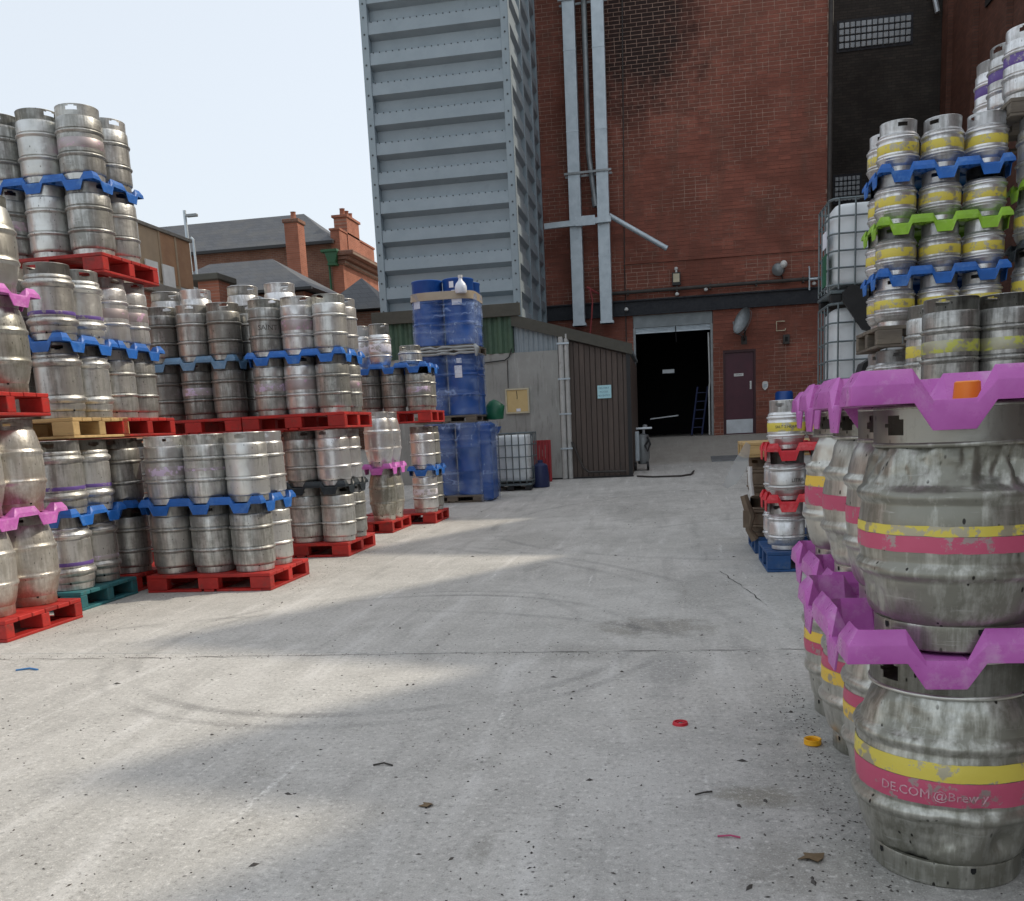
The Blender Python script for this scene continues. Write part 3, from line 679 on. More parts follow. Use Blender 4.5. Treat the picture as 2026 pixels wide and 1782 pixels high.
# --- big kegs behind the casks
n13 = 'big keg stack behind purple casks'
pallet('red pallet on ground below big kegs behind the casks', 1.62, 2.6, 6.55, 7.4, 0, 'pal_red')
cB = [1.87, 2.225]
for k, zz in enumerate((.157, .773, 1.389)):
    layer(n13, ('bottom', 'second', 'top')[k], cB, [6.78, 7.14], zz, 'slim', [DU, DU, ST], [None] if k < 2 else ['olive', 'olive', 'yellow'], .61, .178, 'keg', 'big kegs behind the casks', cells=[(0, 0), (1, 0), (0, 1)] if k == 2 else [(0, 0), (1, 0)])

# ------------------------------------------------------------------ foreground casks with dents
def dented_cask(x, y, z, seed, label, dent, bands, H=.645, R=.25, top_pal=False, n=120, txt=None, rot=0.0):
    rg = random.Random(seed); o = thing('cask', label, 'cask', (x, y, z), rot, 'casks in the purple-separator row')
    q = R/.25
    P = [(.199, .068), (.205, .073), (.215, .084), (.225, .104), (.2335, .135), (.2395, .168), (.2425, .186), (.2425, .192), (.2545, .202), (.2585, .213), (.2545, .225), (.2435, .236), (.243, .242), (.246, .28), (.247, .315), (.246, .35), (.243, .386), (.2435, .392), (.2545, .403), (.2585, .414), (.2545, .426), (.2425, .436), (.2425, .442), (.2405, .458), (.236, .482), (.2285, .505), (.219, .522), (.213, .531), (.2095, .537)]
    PP = []
    for (a, b), (c, d) in zip(P, P[1:]):
        k = max(1, int((d-b)/.008))
        for i in range(k): PP.append((a+(c-a)*i/k, b+(d-b)*i/k))
    PP.append(P[-1])
    dents = [(rg.uniform(-PI, PI), rg.choice((rg.uniform(.1, .2), rg.uniform(.44, .55))), rg.uniform(.035, .085), rg.uniform(.006, .02)) for _ in range(26)]
    dents += dent
    crumple = seed == 9
    def rad(r, z, a):
        dr = 0
        if crumple and z > .42:
            q_ = min(1, (z-.42)/.05)*min(1, max(0, (.530-z)/.03)); t_ = abs(noise.noise((a*5.2, z*16, 2.7))); dr -= q_*(.024*max(0, .42-t_)+.010*abs(noise.noise((a*13, z*38, 7.1))))
        for da, dz, s, dp in dents:
            u = ((a-da+PI) % (2*PI)-PI)*.24; v = z-dz; dd = (u*u+v*v)/(s*s)
            if dd < 6: dr -= dp*math.exp(-dd)*(1+.5*noise.noise((u*40, v*40, seed)))
        dr += .0022*noise.noise((math.cos(a)*3, math.sin(a)*3, z*7+seed))+.0012*noise.noise((math.cos(a)*12, math.sin(a)*12, z*30+seed))
        return (r+dr)*q
    m = MB(); vs = []; fs = []
    for r, zz in PP:
        for i in range(n):
            a = 2*PI*i/n; rr = rad(r, zz, a); vs.append((rr*math.cos(a), rr*math.sin(a), zz))
    for j in range(len(PP)-1):
        for i in range(n): fs.append((j*n+i, j*n+(i+1) % n, (j+1)*n+(i+1) % n, (j+1)*n+i))
    m.add(vs, fs); m.lathe([(.205*q, .537), (.19*q, .555), (.1*q, .575), (0, .58)], 48); part('body', m, 'cask_steel', o, 60)
    m = MB(); m.lathe([(.196*q, 0), (.1995*q, .004), (.2*q, .05), (.2015*q, .064), (.2*q, .0695), (.188*q, .0695), (.186*q, 0)], 96, closed=True); part('base_ring', m, 'cask_steel', o, 40)
    obj('collar', collar_mesh(.2095*q, .212*q, .537, H-.005, (H-.052, .023), .034, 'cask_steel', n=96, holes=(-2.62, -2.62+PI), t=.005, rows=10), o)
    m = MB(); m.lathe([((.212-.006)*q+.007*math.cos(2*PI*i/10), H-.007+.007*math.sin(2*PI*i/10)) for i in range(10)], 96, closed=True); part('rim', m, 'cask_steel', o, 60)
    m = MB(); m.lathe([(.2095*q, .535), (.2145*q, .538), (.2145*q, .545), (.2095*q, .548)], 96); part('weld_bead', m, 'cask_steel', o, 60)
    for s in range(5):
        a = s*2*PI/5+rg.uniform(-.1, .1)-.3; r0 = .2022*q; mm = MB()
        mm.add([(r0*math.cos(a+t), r0*math.sin(a+t), zz) for t, zz in ((-.035, .064), (-.035, .053), (-.015, .047), (.015, .047), (.035, .053), (.035, .064))], [(0,1,2,3,4,5)])
        part('drain_hole', mm, 'dark_hole', o)
    # painted stripes follow the skin, a hair proud of it
    for z0, z1, colr in bands:
        m = MB(); vs = []; fs = []; K = max(3, int((z1-z0)/.008))
        for j in range(K+1):
            zz = z0+(z1-z0)*j/K
            for (a, b), (c, d) in zip(P, P[1:]):
                if b <= zz <= d: r = a+(c-a)*(zz-b)/(d-b); break
            ze = zz
            for i in range(n):
                a = 2*PI*i/n; rr = rad(r, zz, a)+.0016
                if j in (0, K): ze = zz+.0016*noise.noise((math.cos(a)*9, math.sin(a)*9, z1*50))
                vs.append((rr*math.cos(a), rr*math.sin(a), ze))
        for j in range(K):
            for i in range(n): fs.append((j*n+i, j*n+(i+1) % n, (j+1)*n+(i+1) % n, (j+1)*n+i))
        m.add(vs, fs); bo = part('painted_band', m, BAND[colr], o, 60)
        if txt and colr == 'rose':
            for s, a0, sz, zc in txt:
                me = text_mesh(s, sz, M['white_print'])
                for v in me.vertices:
                    a = a0+v.co.x/(.247*q); zz = zc+v.co.y; r = .2472*q; rr = rad(.2465, zz, a)+.0022+v.co.z
                    v.co = (rr*math.cos(a), rr*math.sin(a), zz)
                obj('lettering', me, bo)
    return o
M['white_print'] = worn('print_white_faded', (.66, .46, .50), (.52, .20, .26), 60, (.5, .7), 0, 0, rnd=0)
fx = [.772, .815, .815, .815]; fy = [2.70, 3.17, 3.64, 4.11]
names = ['nearest', 'second', 'third', 'farthest']
AZ = math.atan2(-2.7, -.77)          # towards the viewer
dented_cask(fx[0], fy[0], 0, 5, 'nearest bottom dented cask with olive yellow over rose stripes on concrete', [(AZ+.4, .24, .05, .012), (AZ+.1, .46, .09, .012), (AZ-.5, .5, .06, .014)], [(.322, .370, 'yellow'), (.25, .3205, 'rose')], txt=[('DE.COM', AZ-.42, .036, .282), ('@Brew y', AZ+.16, .036, .281)])
dented_cask(fx[0], fy[0], .662, 9, 'nearest top cask, heavily crumpled shoulder, worn yellow and rose stripes', [(AZ+.6, .5, .05, .028), (AZ+.15, .52, .06, .024), (AZ-.35, .5, .07, .022), (AZ+.35, .46, .05, .022), (AZ-.1, .45, .05, .02), (AZ+.8, .46, .05, .022)], [(.312, .338, 'yellow'), (.268, .3105, 'rose')])
for i in (1, 2, 3):
    dented_cask(fx[i], fy[i], 0, 20+i, f'{names[i]} bottom cask of the purple-separator row, rose and gold stripes', [], [(.335, .378, ('rose', 'rose', 'gold')[i-1]), (.282, .3335, ('gold', 'gold', 'rose')[i-1])], R=.243, n=72)
    dented_cask(fx[i], fy[i], .662, 30+i, f'{names[i]} top cask of the purple-separator row with rose patch', [(2.9, .5, .07, .028)] if i > 1 else [], [(.28, .335, 'rose')] if i < 3 else [(.335, .378, 'gold'), (.255, .3335, 'rose')], R=.243, n=72)
dented_cask(fx[0]+.52, fy[0]-.02, 0, 41, 'bottom cask beside the nearest one, cut by the frame', [], [(.318, .372, 'yellow'), (.246, .3165, 'rose')], R=.243, n=64)
dented_cask(fx[0]+.52, fy[0]-.02, .662, 42, 'top cask beside the nearest one, cut by the frame', [], [(.318, .372, 'yellow'), (.246, .3165, 'rose')], R=.243, n=64)
for nm, z in (('middle', .652), ('top', 1.314)):
    separator(f'near purple separator at {nm} level over the two nearest casks', fx[0]+.168, (fy[0]+fy[1])/2+.0, z, 2, 2, .48, .465, 'sep_purple', G_SEP)
    separator(f'far purple separator at {nm} level over the two farther casks', fx[2]+.22, (fy[2]+fy[3])/2+.005, z, 2, 2, .48, .465, 'sep_purple', G_SEP)
for i in (1, 2, 3):
    for z, nm in ((0, 'bottom'), (.662, 'top')):
        dented_cask(fx[i]+.5, fy[i], z, 50+i, f'{nm} cask hidden inside the row behind {names[i]} striped cask', [], [(.282, .3335, 'rose')], R=.243, n=40)
M['cap_orange'] = plain('cap_orange', (.85, .25, .015), .45)
m = MB(); m.lathe([(0, .045), (.027, .045), (.031, .042), (.034, .0), (.030, 0)], 20); tag(part('keg_bung', m, 'cap_orange', None, 40, (.765, 2.60, 1.316)), 'orange plastic cap lying on top purple separator', 'cap')
M['cap_yellow'] = plain('cap_yellow', (.85, .42, .01), .4)
m = MB(); m.lathe([(.022, .006), (.024, .02), (.032, .024), (.034, .022), (.033, .016), (.034, .012), (.034, .002), (.028, 0), (0, 0)], 24); tag(part('keg_bung', m, 'cap_yellow', None, 40, (.545, 3.66, .001)), 'yellow plastic cap on the concrete beside purple-separator casks', 'cap')
M['cap_red'] = plain('cap_red', (.55, .012, .03), .4)
o = thing('keg_bung', 'flat red ring cap lying in the middle of the concrete', 'cap', (.03, 3.90, 0))
m = MB(); m.lathe([(.022, .003), (.024, .013), (.031, .012), (.034, .003), (.034, 0)], 24); part('ring', m, 'cap_red', o, 40)
m = MB(); m.tube([(-.02, -.008, .008), (0, .006, .012), (.02, .004, .008)], .004, 6); part('pull_tab', m, 'cap_red', o)
M['litter_blue'] = plain('litter_blue', (.05, .2, .45), .5); M['litter_pink'] = plain('litter_pink', (.45, .06, .15), .5)
M['litter_dark'] = plain('litter_dark', (.04, .035, .03), .8); M['litter_white'] = plain('litter_white', (.7, .7, .68), .7)
def strip(name, label, pts, w, mat, cat):
    m = MB()
    pts3 = [(x, y, gz(y)+.004+.004*(i % 2)) for i, (x, y) in enumerate(pts)]
    m.tube(pts3, w, 6); return tag(part(name, m, mat, None), label, cat)
strip('plastic_scrap', 'blue plastic scrap on concrete near the red pallet', [(-3.9, 4.84), (-3.83, 4.87), (-3.76, 4.85)], .006, 'litter_blue', 'litter')
strip('plastic_strip', 'thin pink strip lying on the near concrete', [(.13, 2.79), (.17, 2.79), (.20, 2.785)], .003, 'litter_pink', 'litter')
strip('twig', 'short dark curved twig on the concrete', [(-1.18, 3.36), (-1.14, 3.375), (-1.10, 3.36)], .0035, 'litter_dark', 'twig')
strip('twig', 'dark crooked twig near the red ring cap', [(.07, 3.12), (.10, 3.13), (.13, 3.15)], .003, 'litter_dark', 'twig')
def leaf(x, y, label):
    m = MB(); rg = random.Random(int(x*100)); k = 9
    k_ = .55 if x < 0 else .9
    ring = [(.045*k_*(1+.6*rg.random())*math.cos(2*PI*i/k)*(1 if i % 2 else .55), .03*k_*(1+.6*rg.random())*math.sin(2*PI*i/k)*(1 if i % 2 else .6), .004+.006*rg.random()) for i in range(k)]
    m.add([(0, 0, .01)]+ring, [(0, i+1, (i+1) % k+1) for i in range(k)]); m.add([(0, 0, .008)]+[(a, b, c-.002) for a, b, c in ring], [(0, (i+1) % k+1, i+1) for i in range(k)])
    tag(part('dead_leaf', m, 'leaf_brown', None, loc=(x, y, gz(y))), label, 'leaf')
M['leaf_brown'] = plain('leaf_brown', (.16, .11, .06), .8)
leaf(.40, 2.66, 'crumpled brown leaf on concrete beside nearest cask'); leaf(-.86, 2.98, 'small brown leaf on the open concrete')
for x, y, lb in ((.14, 16.2, 'white paper scrap on far concrete before the door ramp'), (-1.0, 15.6, 'pale paper scrap on concrete before the brown cladding')):
    m = MB(); m.add([(0, 0, .004), (.16, .02, .01), (.15, .07, .014), (.02, .06, .005)], [(0, 1, 2, 3)]); m.add([(0, 0, .002), (.16, .02, .008), (.15, .07, .012), (.02, .06, .003)], [(3, 2, 1, 0)])
    tag(part('paper_scrap', m, 'litter_white', None, loc=(x, y, gz(y))), lb, 'litter')
#@@NEXT
# ------------------------------------------------------------------ brick, cladding and other wall materials
def brick_mat(name, c1, c2, soot=None):
    t = NT(name); v = t.coord('World')
    sx = t.n('SeparateXYZ'); t.l(v, sx.inputs[0])
    cb = t.n('CombineXYZ')
    t.l(t.math('FLOOR', t.math('MULTIPLY', t.math('ADD', sx.outputs[0], sx.outputs[1]), 3.75)), cb.inputs[0]); t.l(t.math('FLOOR', t.math('MULTIPLY', sx.outputs[2], 10.87)), cb.inputs[2])
    wn_ = t.n('TexWhiteNoise'); t.l(cb.outputs[0], wn_.inputs['Vector'])
    a = t.noise(v, .9, 5, .6); f = t.noise(v, 26, 4, .65)
    c = t.mix(wn_.outputs['Value'], c1, c2)
    c = t.mix(t.ramp(a, .38, .62, 0, .75), c, tuple(x*.5 for x in c1))
    c = t.mix(t.ramp(t.noise(t.coord('World', (1.6, 1, .35)), 1.2, 5, .65), .52, .72, 0, .6), c, (.13, .075, .055))
    c = t.mix(t.ramp(t.noise(v, 2.3, 5, .7), .60, .74, 0, .35), c, (.26, .17, .14))
    c = t.mix(t.ramp(f, .4, .7, 0, .3), c, tuple(x*.6 for x in c2))
    if soot:
        (x, z, rx, rz, k) = soot
        dx = t.math('DIVIDE', t.math('SUBTRACT', sx.outputs[0], x), rx); dz = t.math('DIVIDE', t.math('SUBTRACT', sx.outputs[2], z), rz)
        d = t.math('SQRT', t.math('ADD', t.math('MULTIPLY', dx, dx), t.math('MULTIPLY', dz, dz)))
        d = t.math('ADD', d, t.math('MULTIPLY', t.math('SUBTRACT', t.noise(v, 1.5, 6, .7), .5), 1.9))
        c = t.mix(t.ramp(d, 1.1, .45, 0, k), c, (.018, .015, .014))
    t.col(c); t.p('Roughness', .9); t.p('Specular IOR Level', .25); t.bump(f, .5, .006); return t.m
SOOT = (-.55, 10.6, 1.7, 2.6, .92)
M['brick'] = brick_mat('brick_red', (.345, .122, .085), (.215, .082, .060), SOOT)
def mortar_mat():
    """pale lime mortar in patches, painted over brick-red elsewhere"""
    t = NT('mortar'); v = t.coord('World'); a = t.noise(v, .75, 5, .62); sx = t.n('SeparateXYZ'); t.l(v, sx.inputs[0])
    c = t.mix(t.ramp(t.math('ADD', a, t.ramp(sx.outputs[2], 6, 10.5, 0, .16)), .47, .58), (.25, .095, .068), (.46, .31, .245))
    c = t.mix(t.ramp(t.noise(v, 14, 4, .6), .4, .7, 0, .5), c, (.12, .07, .055)); t.col(c); t.p('Roughness', .95); return t.m
M['mortar'] = mortar_mat()
def brick_tex(name, c1, c2, mort, axis='X', k=1.0, sc=1.0):
    t = NT(name); v = t.coord('World'); sx = t.n('SeparateXYZ'); t.l(v, sx.inputs[0]); cb = t.n('CombineXYZ')
    t.l(sx.outputs[0 if axis == 'X' else 1], cb.inputs[0]); t.l(sx.outputs[2], cb.inputs[1])
    b = t.n('TexBrick'); t.l(cb.outputs[0], b.inputs['Vector'])
    for i, cc in ((1, c1), (2, c2), (3, mort)): b.inputs[i].default_value = (*cc, 1)
    b.inputs['Scale'].default_value = 1; b.inputs['Mortar Size'].default_value = .007*sc; b.inputs['Brick Width'].default_value = .225*sc; b.inputs['Row Height'].default_value = .075*sc; b.inputs['Bias'].default_value = -.2
    a = t.noise(v, 1.1, 5, .62); c = t.mix(t.ramp(a, .38, .68, 0, .6*k), b.outputs['Color'], tuple(x*.45 for x in c1))
    c = t.mix(t.ramp(t.noise(v, 3, 5, .7), .56, .74, 0, .4), c, tuple(min(1, x*1.5+.01) for x in c1))
    t.col(c); t.p('Roughness', .92); t.p('Specular IOR Level', .2); t.bump(t.math('SUBTRACT', t.noise(v, 22, 4, .6), t.math('MULTIPLY', b.outputs['Fac'], 1.2)), .5, .012); return t.m
M['brick_black'] = brick_tex('brick_blackened', (.052, .048, .044), (.075, .066, .058), (.040, .038, .036))
M['brick_dark_y'] = brick_tex('brick_dark_red', (.16, .075, .056), (.11, .056, .044), (.085, .066, .056), 'Y')
M['brick_warm_x'] = brick_tex('brick_warm_front', (.23, .115, .08), (.17, .08, .06), (.25, .2, .16), 'X')
M['brick_warm_y'] = brick_tex('brick_warm_side', (.36, .14, .09), (.29, .11, .07), (.34, .21, .16), 'Y')
M['brick_wall_y'] = brick_tex('brick_wall_side', (.38, .15, .10), (.30, .11, .075), (.33, .26, .2), 'Y')
def slate():
    t = NT('slate_roof'); v = t.coord('World'); sx = t.n('SeparateXYZ'); t.l(v, sx.inputs[0]); cb = t.n('CombineXYZ'); t.l(t.math('ADD', sx.outputs[0], t.math('MULTIPLY', sx.outputs[1], .9)), cb.inputs[0]); t.l(sx.outputs[2], cb.inputs[1])
    b = t.n('TexBrick'); t.l(cb.outputs[0], b.inputs['Vector'])
    for i, cc in ((1, (.082, .088, .098)), (2, (.066, .07, .08)), (3, (.045, .048, .055))): b.inputs[i].default_value = (*cc, 1)
    b.inputs['Scale'].default_value = 1; b.inputs['Mortar Size'].default_value = .008; b.inputs['Brick Width'].default_value = .3; b.inputs['Row Height'].default_value = .16
    c = t.mix(t.ramp(t.noise(v, 1.2, 5, .65), .45, .7, 0, .6), b.outputs['Color'], (.11, .107, .098)); t.col(c); t.p('Roughness', .65); t.bump(t.noise(v, 14, 4, .6), .4, .02); return t.m
M['slate'] = slate()
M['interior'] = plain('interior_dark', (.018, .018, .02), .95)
M['beam_black'] = worn('steel_beam_black', (.010, .012, .018), (.016, .018, .024), 4, (.5, .8), 0, .2, 20, ((.05, .04, .035), 6, .6, .5), 'World', rnd=0)
M['pipe_dark'] = worn('pipe_dark', (.035, .03, .028), (.06, .052, .046), 4, (.5, .8), 0, .1, 20, kind='World', rnd=0)
M['shutter'] = worn('shutter_grey', (.24, .27, .28), (.18, .20, .21), 4, (.4, .6), .3, .1, 30, rnd=0)
M['door_maroon'] = worn('door_maroon', (.085, .018, .034), (.062, .013, .026), 3, (.35, .55), 0, .08, 40, rnd=0)
M['frame_maroon'] = plain('frame_maroon', (.045, .010, .014), .5)
M['alu'] = worn('aluminium_plate', (.62, .66, .70), (.5, .53, .56), 5, (.3, .5), .75, .08, 30, ((.25, .26, .26), 9, .62), rnd=.05)
M['white_paint'] = worn('white_paint', (.74, .74, .72), (.62, .62, .60), 6, (.45, .7), 0, .08, 30, ((.3, .28, .25), 8, .62), rnd=.04)
M['pipe_pale'] = worn('pipe_pale', (.50, .50, .48), (.40, .40, .38), 6, (.5, .7), 0, .1, 30, ((.2, .19, .17), 8, .55, .7), rnd=.04)
M['galv'] = worn('galvanised', (.52, .58, .62), (.42, .48, .52), 5, (.35, .55), .45, .1, 14, ((.30, .32, .33), 6, .6, .6), rnd=.05)
M['galv_dark'] = worn('galvanised_dull', (.30, .32, .33), (.22, .235, .24), 5, (.4, .6), .5, .1, 20, rnd=.05)
M['clad'] = worn('cladding_blue_grey', (.29, .34, .372), (.25, .30, .33), 2, (.42, .6), .1, .08, 12, ((.16, .19, .20), 3, .6, .5), rnd=.04)
M['clad_post'] = worn('cladding_trim', (.28, .335, .365), (.24, .29, .32), 2, (.42, .6), .1, .08, 12, rnd=.02)
M['rivet'] = plain('rivet_dark', (.05, .06, .065), .6)
M['render_grey'] = None
def render_grey():
    t = NT('shed_render'); v = t.coord('World'); a = t.noise(v, 1.3, 6, .65); st = t.noise(t.coord('World', (5, 5, .7)), 1.5, 5, .65); f = t.noise(v, 30, 4)
    c = t.mix(t.ramp(a, .35, .65), (.29, .29, .27), (.37, .37, .35)); c = t.mix(t.ramp(st, .56, .72, 0, .7), c, (.52, .52, .50)); c = t.mix(t.ramp(st, .44, .30, 0, .6), c, (.11, .105, .095))
    t.col(c); t.p('Roughness', .92); t.bump(f, .3, .008); return t.m
M['render_grey'] = render_grey()
M['corr_green'] = worn('corrugated_green', (.07, .125, .078), (.05, .095, .064), 2, (.55, .8), 0, .1, 20, ((.025, .035, .03), 2, .5, .7), rnd=0)
M['corr_blue'] = worn('corrugated_grey', (.30, .35, .38), (.24, .28, .30), 2, (.5, .75), .1, .1, 20, ((.16, .17, .17), 4, .58, .6), rnd=0)
M['fascia'] = worn('fascia_olive', (.085, .080, .062), (.065, .062, .05), 3, (.6, .85), 0, .2, 20, rnd=0)
M['board_brown'] = worn('cladding_brown', (.105, .078, .064), (.08, .060, .05), 2.5, (.55, .8), 0, .15, 20, ((.10, .085, .07), 3, .62, .5), stretch=(4, 4, .6), rnd=.1)
M['black_paint'] = plain('black_paint', (.012, .012, .013), .5)
M['notice'] = worn('notice_board_buff', (.66, .50, .24), (.60, .44, .20), 3, (.6, .8), 0, .05, 20, ((.4, .28, .13), 5, .62, .5), rnd=0)
M['cream'] = worn('cream_frame', (.62, .56, .40), (.5, .45, .32), 5, (.5, .7), 0, .05, 20, rnd=0)
M['sign_blue'] = plain('sign_pale_blue', (.45, .74, .80), .5); M['sign_ink'] = plain('sign_ink', (.10, .25, .32), .6)
M['ink_dark'] = plain('ink_dark', (.05, .045, .05), .6); M['paper'] = worn('paper_label', (.78, .80, .86), (.7, .72, .8), 9, (.6, .8), 0, 0, rnd=0)

# ------------------------------------------------------------------ main brick building at the end of the yard
FY = 24.2
bb = thing('brick_building', 'tall red brick building closing the far end of the yard', 'building', (0, FY, 0))
m = MB()
for x0, x1, z0, z1 in ((-3.3, -.8, -.2, 15), (-.8, 1.16, 3.9, 15), (1.16, 1.40, -.2, 15), (1.40, 2.19, 2.92, 15), (2.19, 3.85, -.2, 15)): m.box(x0, x1, .0035, .32, z0, z1)
m.box(3.55, 3.85, .322, 16, -.2, 15); m.box(-3.3, 3.85, 15.9, 16, -.2, 15); m.box(-3.3, -3.0, .322, 15.88, 5, 15); m.box(-3.3, 3.85, .0, 16, 15.01, 15.2)
part('wall', m, 'mortar', bb)
def facade_bricks():
    rg = random.Random(4); seen = []; rest = MB(); ch = .092; bw = .265
    n = int((12.3-.80)/ch)
    openings = ((-.8, 1.16, .0, 3.9), (1.40, 2.19, 0, 2.92))
    for r in range(n):
        z0 = .80+r*ch; x = -3.05-(bw/2 if r % 2 else 0)-(r % 7)*.003
        while x < 3.85:
            w = bw if rg.random() > .06 else bw/2
            spans = [(max(x, -3.05), min(x+w, 3.85))]
            for a, b, c, d in openings:
                if z0+ch > c and z0 < d-.01:
                    ns = []
                    for p, q in spans:
                        if q <= a or p >= b: ns.append((p, q))
                        else:
                            if p < a-.02: ns.append((p, a))
                            if q > b+.02: ns.append((b, q))
                    spans = ns
            for p, q in spans:
                if q-p > .03:
                    dy = rg.uniform(-.006, .001); sh = rg.uniform(-.001, .001)
                    full = abs(q-p-bw) < .002
                    if full and x > 1.1 and 1.0 < z0 < 3.8 and len(seen) < 300: seen.append((p, z0+sh, dy))
                    else: rest.add([(p+.006, dy, z0+.008), (q-.006, dy, z0+.008), (q-.006, dy, z0+ch-.006), (p+.006, dy, z0+ch-.006), (p+.004, .02, z0+.004), (q-.004, .02, z0+.004), (q-.004, .02, z0+ch-.004), (p+.004, .02, z0+ch-.004)],
                                   [(0,1,2,3), (4,5,1,0), (1,5,6,2), (3,2,6,7), (4,0,3,7)])
            x += w
    b = MB(); b.add([(.006, 0, .008), (bw-.006, 0, .008), (bw-.006, 0, ch-.006), (.006, 0, ch-.006), (.004, .02, .004), (bw-.004, .02, .004), (bw-.004, .02, ch-.004), (.004, .02, ch-.004)], [(0,1,2,3), (4,5,1,0), (1,5,6,2), (3,2,6,7), (4,0,3,7)])
    me = b.mesh('brick', 'brick', fix=False)
    for p, z, dy in seen: obj('brick', me, bb, (p, dy, z))
    struct(obj('brick_courses', rest.mesh('brick_courses', 'brick', fix=False), bb), 'stuff')
facade_bricks()
m = MB(); m.prism([(-.01, 5.13), (-.035, 5.14), (-.035, 5.20), (-.01, 5.215)], -1.0, 3.84, 'X'); part('string_course', m, 'brick', bb)
m = MB(); m.box(-2.95, 3.84, -.09, -.012, 3.905, 3.935); m.box(-2.95, 3.84, -.03, -.012, 3.936, 4.244); m.box(-2.95, 3.84, -.09, -.012, 4.245, 4.28); part('steel_beam', m, 'beam_black', bb)
m = MB(); m.tube([(-1.3, -.12, 4.46), (1.2, -.12, 4.47), (3.8, -.12, 4.47)], .045, 10)
for x in (-.9, .3, 1.1, 2.2, 3.3): m.box(x-.02, x+.02, -.15, -.012, 4.40, 4.53)
part('wall_pipe', m, 'pipe_dark', bb, 40)
m = MB(); m.tube([(-.98, -.03, .9), (-.97, -.03, 5.2), (-.84, -.03, 12)], .014, 6); part('conduit', m, 'pipe_dark', bb)
m = MB(); m.tube([(3.9, -.05, 0), (3.9, -.05, 15)], .055, 10); part('downpipe', m, 'pipe_dark', bb, 40)
m = MB(); m.tube([(3.43, -.12, 4.75), (3.43, -.2, 4.7), (3.43, -.2, 4.2)], .02, 6); m.tube([(3.43, -.2, 4.45), (3.62, -.2, 4.45)], .03, 6); part('pipe_bracket', m, 'galv', bb)
m = MB(); m.lathe([(0, 0), (.03, 0), (.05, .02), (.05, .05), (.02, .08), (0, .085)], 12); me = m.mesh('insulator', 'white_paint', 40)
for x, z in ((-.95, 4.02), (.3, 4.3), (3.55, 4.32), (1.0, 4.36)): obj('insulator', me, bb, (x, -.12, z))
# open goods door
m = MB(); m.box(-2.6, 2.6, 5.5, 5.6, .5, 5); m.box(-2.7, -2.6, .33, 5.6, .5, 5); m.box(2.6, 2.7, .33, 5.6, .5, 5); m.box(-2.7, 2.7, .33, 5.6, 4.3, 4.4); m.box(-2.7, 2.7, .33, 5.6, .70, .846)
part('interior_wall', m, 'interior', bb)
sh = thing('roller_shutter', 'rolled-up grey roller shutter over the dark goods doorway', 'shutter', (0, FY, 0))
m = MB(); m.box(-.79, 1.15, .03, .30, 3.60, 3.895); part('shutter_box', m, 'shutter', sh)
m = MB()
for k in range(3): m.prism([(.08, 3.50+k*.033), (.065, 3.508+k*.033), (.065, 3.525+k*.033), (.08, 3.533+k*.033), (.1, 3.533+k*.033), (.1, 3.5+k*.033)], -.78, 1.14, 'X')
m.box(-.78, 1.14, .06, .1, 3.46, 3.498); part('curtain_slat', m, 'galv', sh)
for x in (-.8, 1.10): m = MB(); m.box(x+.003, x+.057, .02, .12, .86, 3.597); part('guide_rail', m, 'galv_dark', sh)
m = MB(); m.tube([(.25, .03, 3.6), (.26, .05, 3.3), (.27, .05, 3.2)], .012, 6); part('pull_cord', m, 'black_paint', sh)
o = tag(part('hanging_plate', MB().box(-.16, .16, -.01, .01, -.05, .05), 'alu', None, loc=(.06, FY+2.5, 2.62)), 'small pale plate hanging inside the dark goods doorway', 'sign')
M['blue_metal'] = worn('blue_metal', (.014, .024, .085), (.02, .03, .10), 5, (.4, .6), 0, .1, rnd=0)
o = thing('step_ladder', 'blue ladder leaning inside the right of the dark doorway', 'ladder', (0, FY, 0))
for dx in (0, .26): m = MB(); m.beam((.62+dx, .5, .87), (.80+dx, .9, 2.1), .04, .03); part('stile', m, 'blue_metal', o)
for k in range(5): m = MB(); m.beam((.66+.033*k, .57+.07*k, 1.07+.22*k), (.92+.033*k, .57+.07*k, 1.07+.22*k), .03, .02); part('rung', m, 'blue_metal', o)
o = thing('pale_post', 'thin white upright post just inside the goods doorway', 'post', (1.06, FY+.2, 0))
m = MB(); m.tube([(0, 0, .87), (0, 0, 2.0), (.02, -.02, 2.2), (0, 0, 3.4)], .022, 8); part('pole', m, 'white_paint', o)
m = MB(); m.beam((-.15, 1.2, 1.34), (.6, 1.25, 1.40), .04, .03); tag(part('floor_bar', m, 'alu', None, loc=(-.3, FY+.3, 0)), 'pale metal bar low inside the dark doorway', 'bar')
# personnel door
o = thing('maroon_door', 'closed maroon door with metal kick plate in the brick wall', 'door', (1.795, FY, .85))
m = MB(); m.box(-.395, -.345, .0, .12, -.02, 2.07); m.box(.345, .395, 0, .12, -.02, 2.07); m.box(-.345, .345, 0, .12, 2.01, 2.07); part('frame', m, 'frame_maroon', o)
leafd = part('door_leaf', MB().box(-.343, .343, .05, .095, .0, 2.008), 'door_maroon', o)
part('kick_plate', MB().bbox(-.325, .325, .044, .0495, .03, .37, .001), 'alu', o)
hd = part('handle', MB().bbox(.25, .295, .02, .0495, 1.10, 1.30, .004), 'white_paint', o)
sg = part('door_sign', MB().bbox(-.13, .10, .045, .0495, 1.43, 1.50, .001), 'white_paint', o)
obj('lettering', text_mesh('PRIVATE', .04, M['ink_dark']), sg, (-.015, .0443, 1.465), (PI/2, 0, 0))
m = MB(); m.box(-.5, .5, -.22, .0, -.12, -.004); part('step', m, 'concrete', o)
